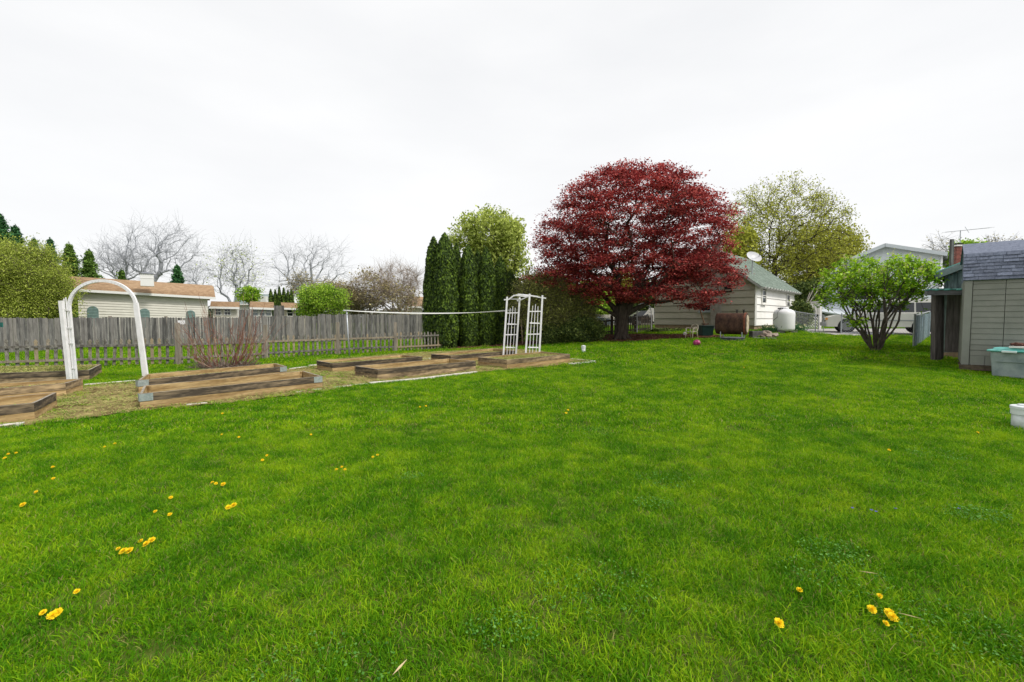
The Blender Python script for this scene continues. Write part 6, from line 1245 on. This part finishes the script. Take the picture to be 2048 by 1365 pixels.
# bare red-stemmed shrub at the left
rb0 = G(452, 738)
rs_ = np.random.RandomState(51); th = thing('red_stemmed_shrub', rb0, 'leafless shrub of many arching reddish stems behind the long raised bed', 'shrub'); m = MB(); m3 = MB()
for k in range(66):
    a = rs_.rand() * 6.283; sp = rs_.rand() ** .6; bx = Vector((math.cos(a) * .55 * rs_.rand(), math.sin(a) * .35 * rs_.rand(), 0)); H = (1.1 + 1.45 * rs_.rand()) * (1.15 - .45 * sp); out = Vector((math.cos(a) * 1.0, math.sin(a) * .6, 0)) * sp * 1.45
    pts = [rb0 + bx]; n = 9; wv = rs_.normal(size=2) * .05
    for j in range(1, n + 1):
        t = j / n; p = rb0 + bx + out * (t ** .62) + up * (H * t ** 1.25) + Vector((wv[0] * math.sin(t * 7 + k), wv[1] * math.cos(t * 5 + k), 0)) + Vector(rs_.normal(size=3) * .012); pts.append(p)
    r0_ = .009 + .007 * rs_.rand(); m.tube(pts, [r0_ * (1 - .7 * j / n) for j in range(n + 1)], 5)
    for j in range(3, n, 2):
        if rs_.rand() < .75:
            d = Vector(rs_.normal(size=3)) * .5 + Vector((out.x * .3, out.y * .3, .9)); d.normalize(); L_ = .18 + .35 * rs_.rand(); m.tube([pts[j], pts[j] + d * L_ * .5 + Vector(rs_.normal(size=3) * .02), pts[j] + d * L_], [r0_ * .5, r0_ * .35, .002], 4)
m.build('stems', bark_red, th)
for k in range(1300):
    a = rs_.rand() * 6.283; q = rb0 + Vector((math.cos(a) * .95 * rs_.rand() ** .5, math.sin(a) * .45 * rs_.rand() ** .5, .02)); d = Vector(rs_.normal(size=3)); d.z = abs(d.z) * .7; d.normalize(); m3.tube([q, q + d * (.12 + .28 * rs_.rand())], [.008, .003], 3, cap=False)
m3.build('dead_twigs', bark_tw, th)
# conifers, bush and trees beyond the left fence
def con(label, xc, yt, wpx, Y, mat, seed, yb=636):
    b = P(xc, yb, Y); s = Y / F; H = P(xc, yt, Y).z; th = thing('conifer', (b.x, b.y, 0), label, 'conifer'); rs = np.random.RandomState(seed); Rr = wpx / 2 * s
    m = MB(); m.tube([(b.x, b.y, -.1), (b.x, b.y, H * .97)], [.22, .03], 7); n = int(H / .17); C = []
    for k in range(n):
        z = H * (.08 + .9 * k / n); R_ = Rr * 1.9 * (1 - z / H) ** 1.0 * (.8 + .2 * rs.rand()) + .02
        for j in range(9):
            a = rs.rand() * 6.283; L_ = R_ * (.45 + .85 * rs.rand() ** 1.5); dz = .02 - .12 * L_; d = np.array([math.cos(a), math.sin(a), 0]); e = np.array([b.x, b.y, z]) + d * L_ + np.array([0, 0, dz])
            if j < 4: m.tube([(b.x, b.y, z), tuple(e)], [.03, .008], 3, cap=False)
            t = rs.rand(46) ** .6; pts = np.array([b.x, b.y, z]) + (d * L_)[None] * t[:, None] + np.array([0, 0, dz]) * t[:, None] + rs.normal(size=(46, 3)) * np.array([.13, .13, .12]) * (.6 + .4 * L_); C.append(pts)
    tt = rs.rand(260) ** .5; C.append(np.array([b.x, b.y, H]) + np.stack([rs.normal(size=260) * .22 * tt, rs.normal(size=260) * .22 * tt, -1.3 * tt + .15], 1))
    m.build('trunk', bark_dark, th); C = np.concatenate(C); V, Q, r = leaf_mesh(C, .09, .1, 2.6, rs); put_mesh('crown', raw_mesh('crown', off(V, th), Q, rn=r, mats=[mat]), th)
con('tall blue-green conifer at the far left edge', 8, 424, 120, 44, leaf_con, 61)
con('second blue-green conifer leaning over the lime bush at far left', 40, 450, 70, 46, leaf_con, 62)
con('small conifer top between the far left conifers and the twin ones', 76, 476, 46, 48, leaf_con, 63)
con('narrow dark conifer left of the twin olive conifers', 108, 476, 44, 50, leaf_con, 64)
con('olive green conifer directly above the garage roof left end', 145, 486, 66, 44, leaf_con2, 65)
con('olive green conifer behind the garage roof, right one of the twin', 184, 500, 62, 44, leaf_con2, 66)
con('small yellowish conifer peeking over the middle of the garage roof', 247, 540, 32, 50, leaf_con2, 67)
con('small spruce right of the white roof vent', 358, 530, 50, 52, leaf_con, 68)
tb = P(50, 650, 27)
tree('lime_bush', (tb.x, tb.y, 0), .5, [(50, 568, 72, 68), (10, 560, 60, 64), (-60, 570, 80, 70), (78, 585, 44, 50), (50, 620, 70, 30)], 27, 'huge rounded lime-green budding bush behind the tall fence at left', 'bush', n_att=1000, r0=.008, rt=.12, leaf=leaf_bush, leaf_n=34, leaf_s=.055, pad=(.32, .32, .40), bark=bark_tw, seed=71, shell=.25, flat=0, stems=14, twigs=2, twig_l=.55, drat=.8, up=.4)
def bare(label, x, Y, blobs, seed, n=320, leaf=None, ln=0, rt=.3, hh=3, r0=.012, tw=4, tl=1.7, bark=bark_far, cat='tree', name='bare_tree', **k):
    tb = P(x, 640, Y); tree(name, (tb.x, tb.y, 0), hh, blobs, Y, label, cat, n_att=n, r0=r0, rt=rt, bark=bark, seed=seed, shell=.35, twigs=tw, twig_l=tl, leaf=leaf, leaf_n=ln or 1, leaf_s=.14, pad=(.4, .4, .3), alpha=.5, mid=.25, drat=.8, **k)
bare('tall leafless tree with pale trunk rising above the garage roof vent', 315, 64, [(290, 485, 42, 34), (350, 495, 44, 34), (320, 520, 60, 36)], 81, rt=.42, hh=4.2, n=210)
bare('darker leafless tree left of the tall pale one behind the garage', 226, 60, [(225, 520, 34, 30), (260, 535, 40, 28)], 82, n=170, rt=.28)
bare('faint thin leafless tree right of the small spruce', 405, 70, [(400, 555, 26, 26), (385, 575, 24, 20)], 83, n=80, rt=.16)
bare('pale greening tree with few leaves above the small white shed', 470, 58, [(475, 535, 42, 38), (450, 560, 34, 30), (490, 565, 30, 30)], 84, n=140, leaf=leaf_birch, ln=1, rt=.30, hh=2.5)
bare('wide fan-shaped leafless tree in the distance left of centre', 605, 72, [(560, 520, 38, 26), (610, 512, 50, 26), (660, 520, 34, 30), (610, 545, 84, 32), (590, 570, 60, 16)], 85, n=190, rt=.46, hh=3.0)
bare('small bare bush cluster with tan buds below the fan-shaped tree', 600, 55, [(603, 575, 24, 26)], 86, n=140, leaf=leaf_tan, ln=3, rt=.14, hh=1.5, tw=3, tl=.7)
bare('tall bare grey-brown shrub just left of the evergreen columns', 800, 42, [(795, 570, 44, 40), (760, 575, 40, 36), (825, 590, 26, 40)], 87, n=260, r0=.008, rt=.14, hh=1, bark=tan_tw, stems=10, tw=5, tl=.8, name='bare_shrub', cat='shrub')
bare('broad bare tan shrub behind the clothesline pole', 735, 40, [(735, 585, 46, 34), (780, 600, 46, 30), (710, 605, 30, 26)], 88, n=270, r0=.008, rt=.12, hh=.8, bark=tan_tw, stems=12, tw=5, tl=.7, leaf=leaf_tan, ln=1, name='bare_shrub', cat='shrub')
tb = P(650, 640, 36)
tree('green_shrub', (tb.x, tb.y, 0), .6, [(640, 600, 34, 26), (625, 615, 26, 18), (668, 605, 26, 22)], 36, 'bright green leafing shrub behind the tall fence left of the clothesline pole', 'shrub', n_att=280, r0=.008, rt=.1, leaf=leaf_bright, leaf_n=13, leaf_s=.08, pad=(.3, .3, .25), bark=bark_tw, seed=89, shell=.2, flat=0, stems=8, twigs=2, twig_l=.4)
tb = P(680, 640, 40)
tree('bare_shrub', (tb.x, tb.y, 0), .6, [(690, 605, 40, 24), (660, 590, 30, 24)], 40, 'tan twiggy shrub between the bright green shrub and the pole', 'shrub', n_att=220, r0=.008, rt=.1, leaf=leaf_tan, leaf_n=8, leaf_s=.07, pad=(.3, .3, .25), bark=tan_tw, seed=90, shell=.2, flat=0, stems=8, twigs=4, twig_l=.5)
for k, (x, yt) in enumerate(((543, 579), (552, 580), (560, 574), (569, 576), (577, 581), (584, 580))):
    b = P(x, 640, 50); s = 50 / F; H = P(x, yt, 50).z; Rr = 5.2 * s
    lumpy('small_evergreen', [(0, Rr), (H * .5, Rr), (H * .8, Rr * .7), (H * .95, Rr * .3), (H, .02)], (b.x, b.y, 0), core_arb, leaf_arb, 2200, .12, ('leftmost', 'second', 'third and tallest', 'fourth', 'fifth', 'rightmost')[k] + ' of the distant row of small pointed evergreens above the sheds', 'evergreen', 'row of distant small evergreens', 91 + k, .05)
tb = P(500, 640, 54); tree('leafy_tree', (tb.x, tb.y, 0), 2, [(497, 590, 18, 16)], 54, 'small pale green tree behind the white cabin', 'tree', n_att=80, r0=.01, rt=.1, leaf=leaf_bright, leaf_n=30, leaf_s=.16, pad=(.5, .5, .3), seed=97, shell=.2, flat=.2)
# daffodil clumps
def daff(label, x, y, r_, n, seed):
    q = G(x, y); th = thing('daffodil_clump', q, label, 'daffodils'); rs = np.random.RandomState(seed); m = MB(); f = MB()
    for k in range(n):
        a = rs.rand() * 6.283; b = q + Vector((math.cos(a) * r_ * rs.rand(), math.sin(a) * r_ * .6 * rs.rand(), 0)); d = Vector(rs.normal(size=3) * .35) + up; d.normalize(); L_ = .28 + .2 * rs.rand(); s = Vector((rs.normal(), rs.normal(), 0)).normalized() * .013; e = b + d * L_
        m.add([b - s, b + s, e + s * .7 + Vector((d.x, d.y, 0)) * .08, e - s * .7 + Vector((d.x, d.y, 0)) * .08], [(0, 1, 2, 3)])
        if k % 14 == 0:
            for j in range(6): aa = 1.047 * j; f.add([e, e + Vector((math.cos(aa - .4) * .03, -.02, math.sin(aa - .4) * .03)), e + Vector((math.cos(aa) * .05, -.02, math.sin(aa) * .05)), e + Vector((math.cos(aa + .4) * .03, -.02, math.sin(aa + .4) * .03))], [(0, 1, 2, 3)])
    m.build('leaves', mk('daffodil_leaf', (.05, .14, .05), (.09, .22, .08), rv=.3, transl=.2), th); f.build('blossom', mk('daffodil_cream', (.75, .70, .35), (.8, .8, .6)), th)
daff('daffodil clump with pale flowers between the rock pile and the propane tank', 1545, 667, .38, 170, 1); daff('wide green daffodil clump at the cottage corner right of the propane tank', 1594, 664, .6, 260, 2); daff('small yellowish leafy tuft at the tan foundation left of the daffodils', 1530, 665, .3, 80, 3)
# far tree line
Cw = []; rsw = np.random.RandomState(5)
for k in range(60):
    x = -190 + k * 7 + rsw.rand() * 5; y = 150 + rsw.rand() * 20; h = 3.5 + 3 * rsw.rand(); n = 500; d = rsw.normal(size=(n, 3)); d /= np.linalg.norm(d, axis=1, keepdims=True); Cw.append(np.array([x, y, h * .45]) + d * np.array([5, 3, h * .55]) * (rsw.rand(n, 1) ** .3))
Cw = np.concatenate(Cw); V, Q, r = leaf_mesh(Cw, .9, 0, 1.3, rsw); o = bpy.data.objects.new('distant_woods', raw_mesh('distant_woods', V, Q, rn=r, mats=[mk('far_wood', (.13, .15, .10), (.22, .23, .17), coord='World', scale=.1, rv=.2)])); link(o); tag(o, 'low hazy line of distant woods', 'woods', kind='stuff')
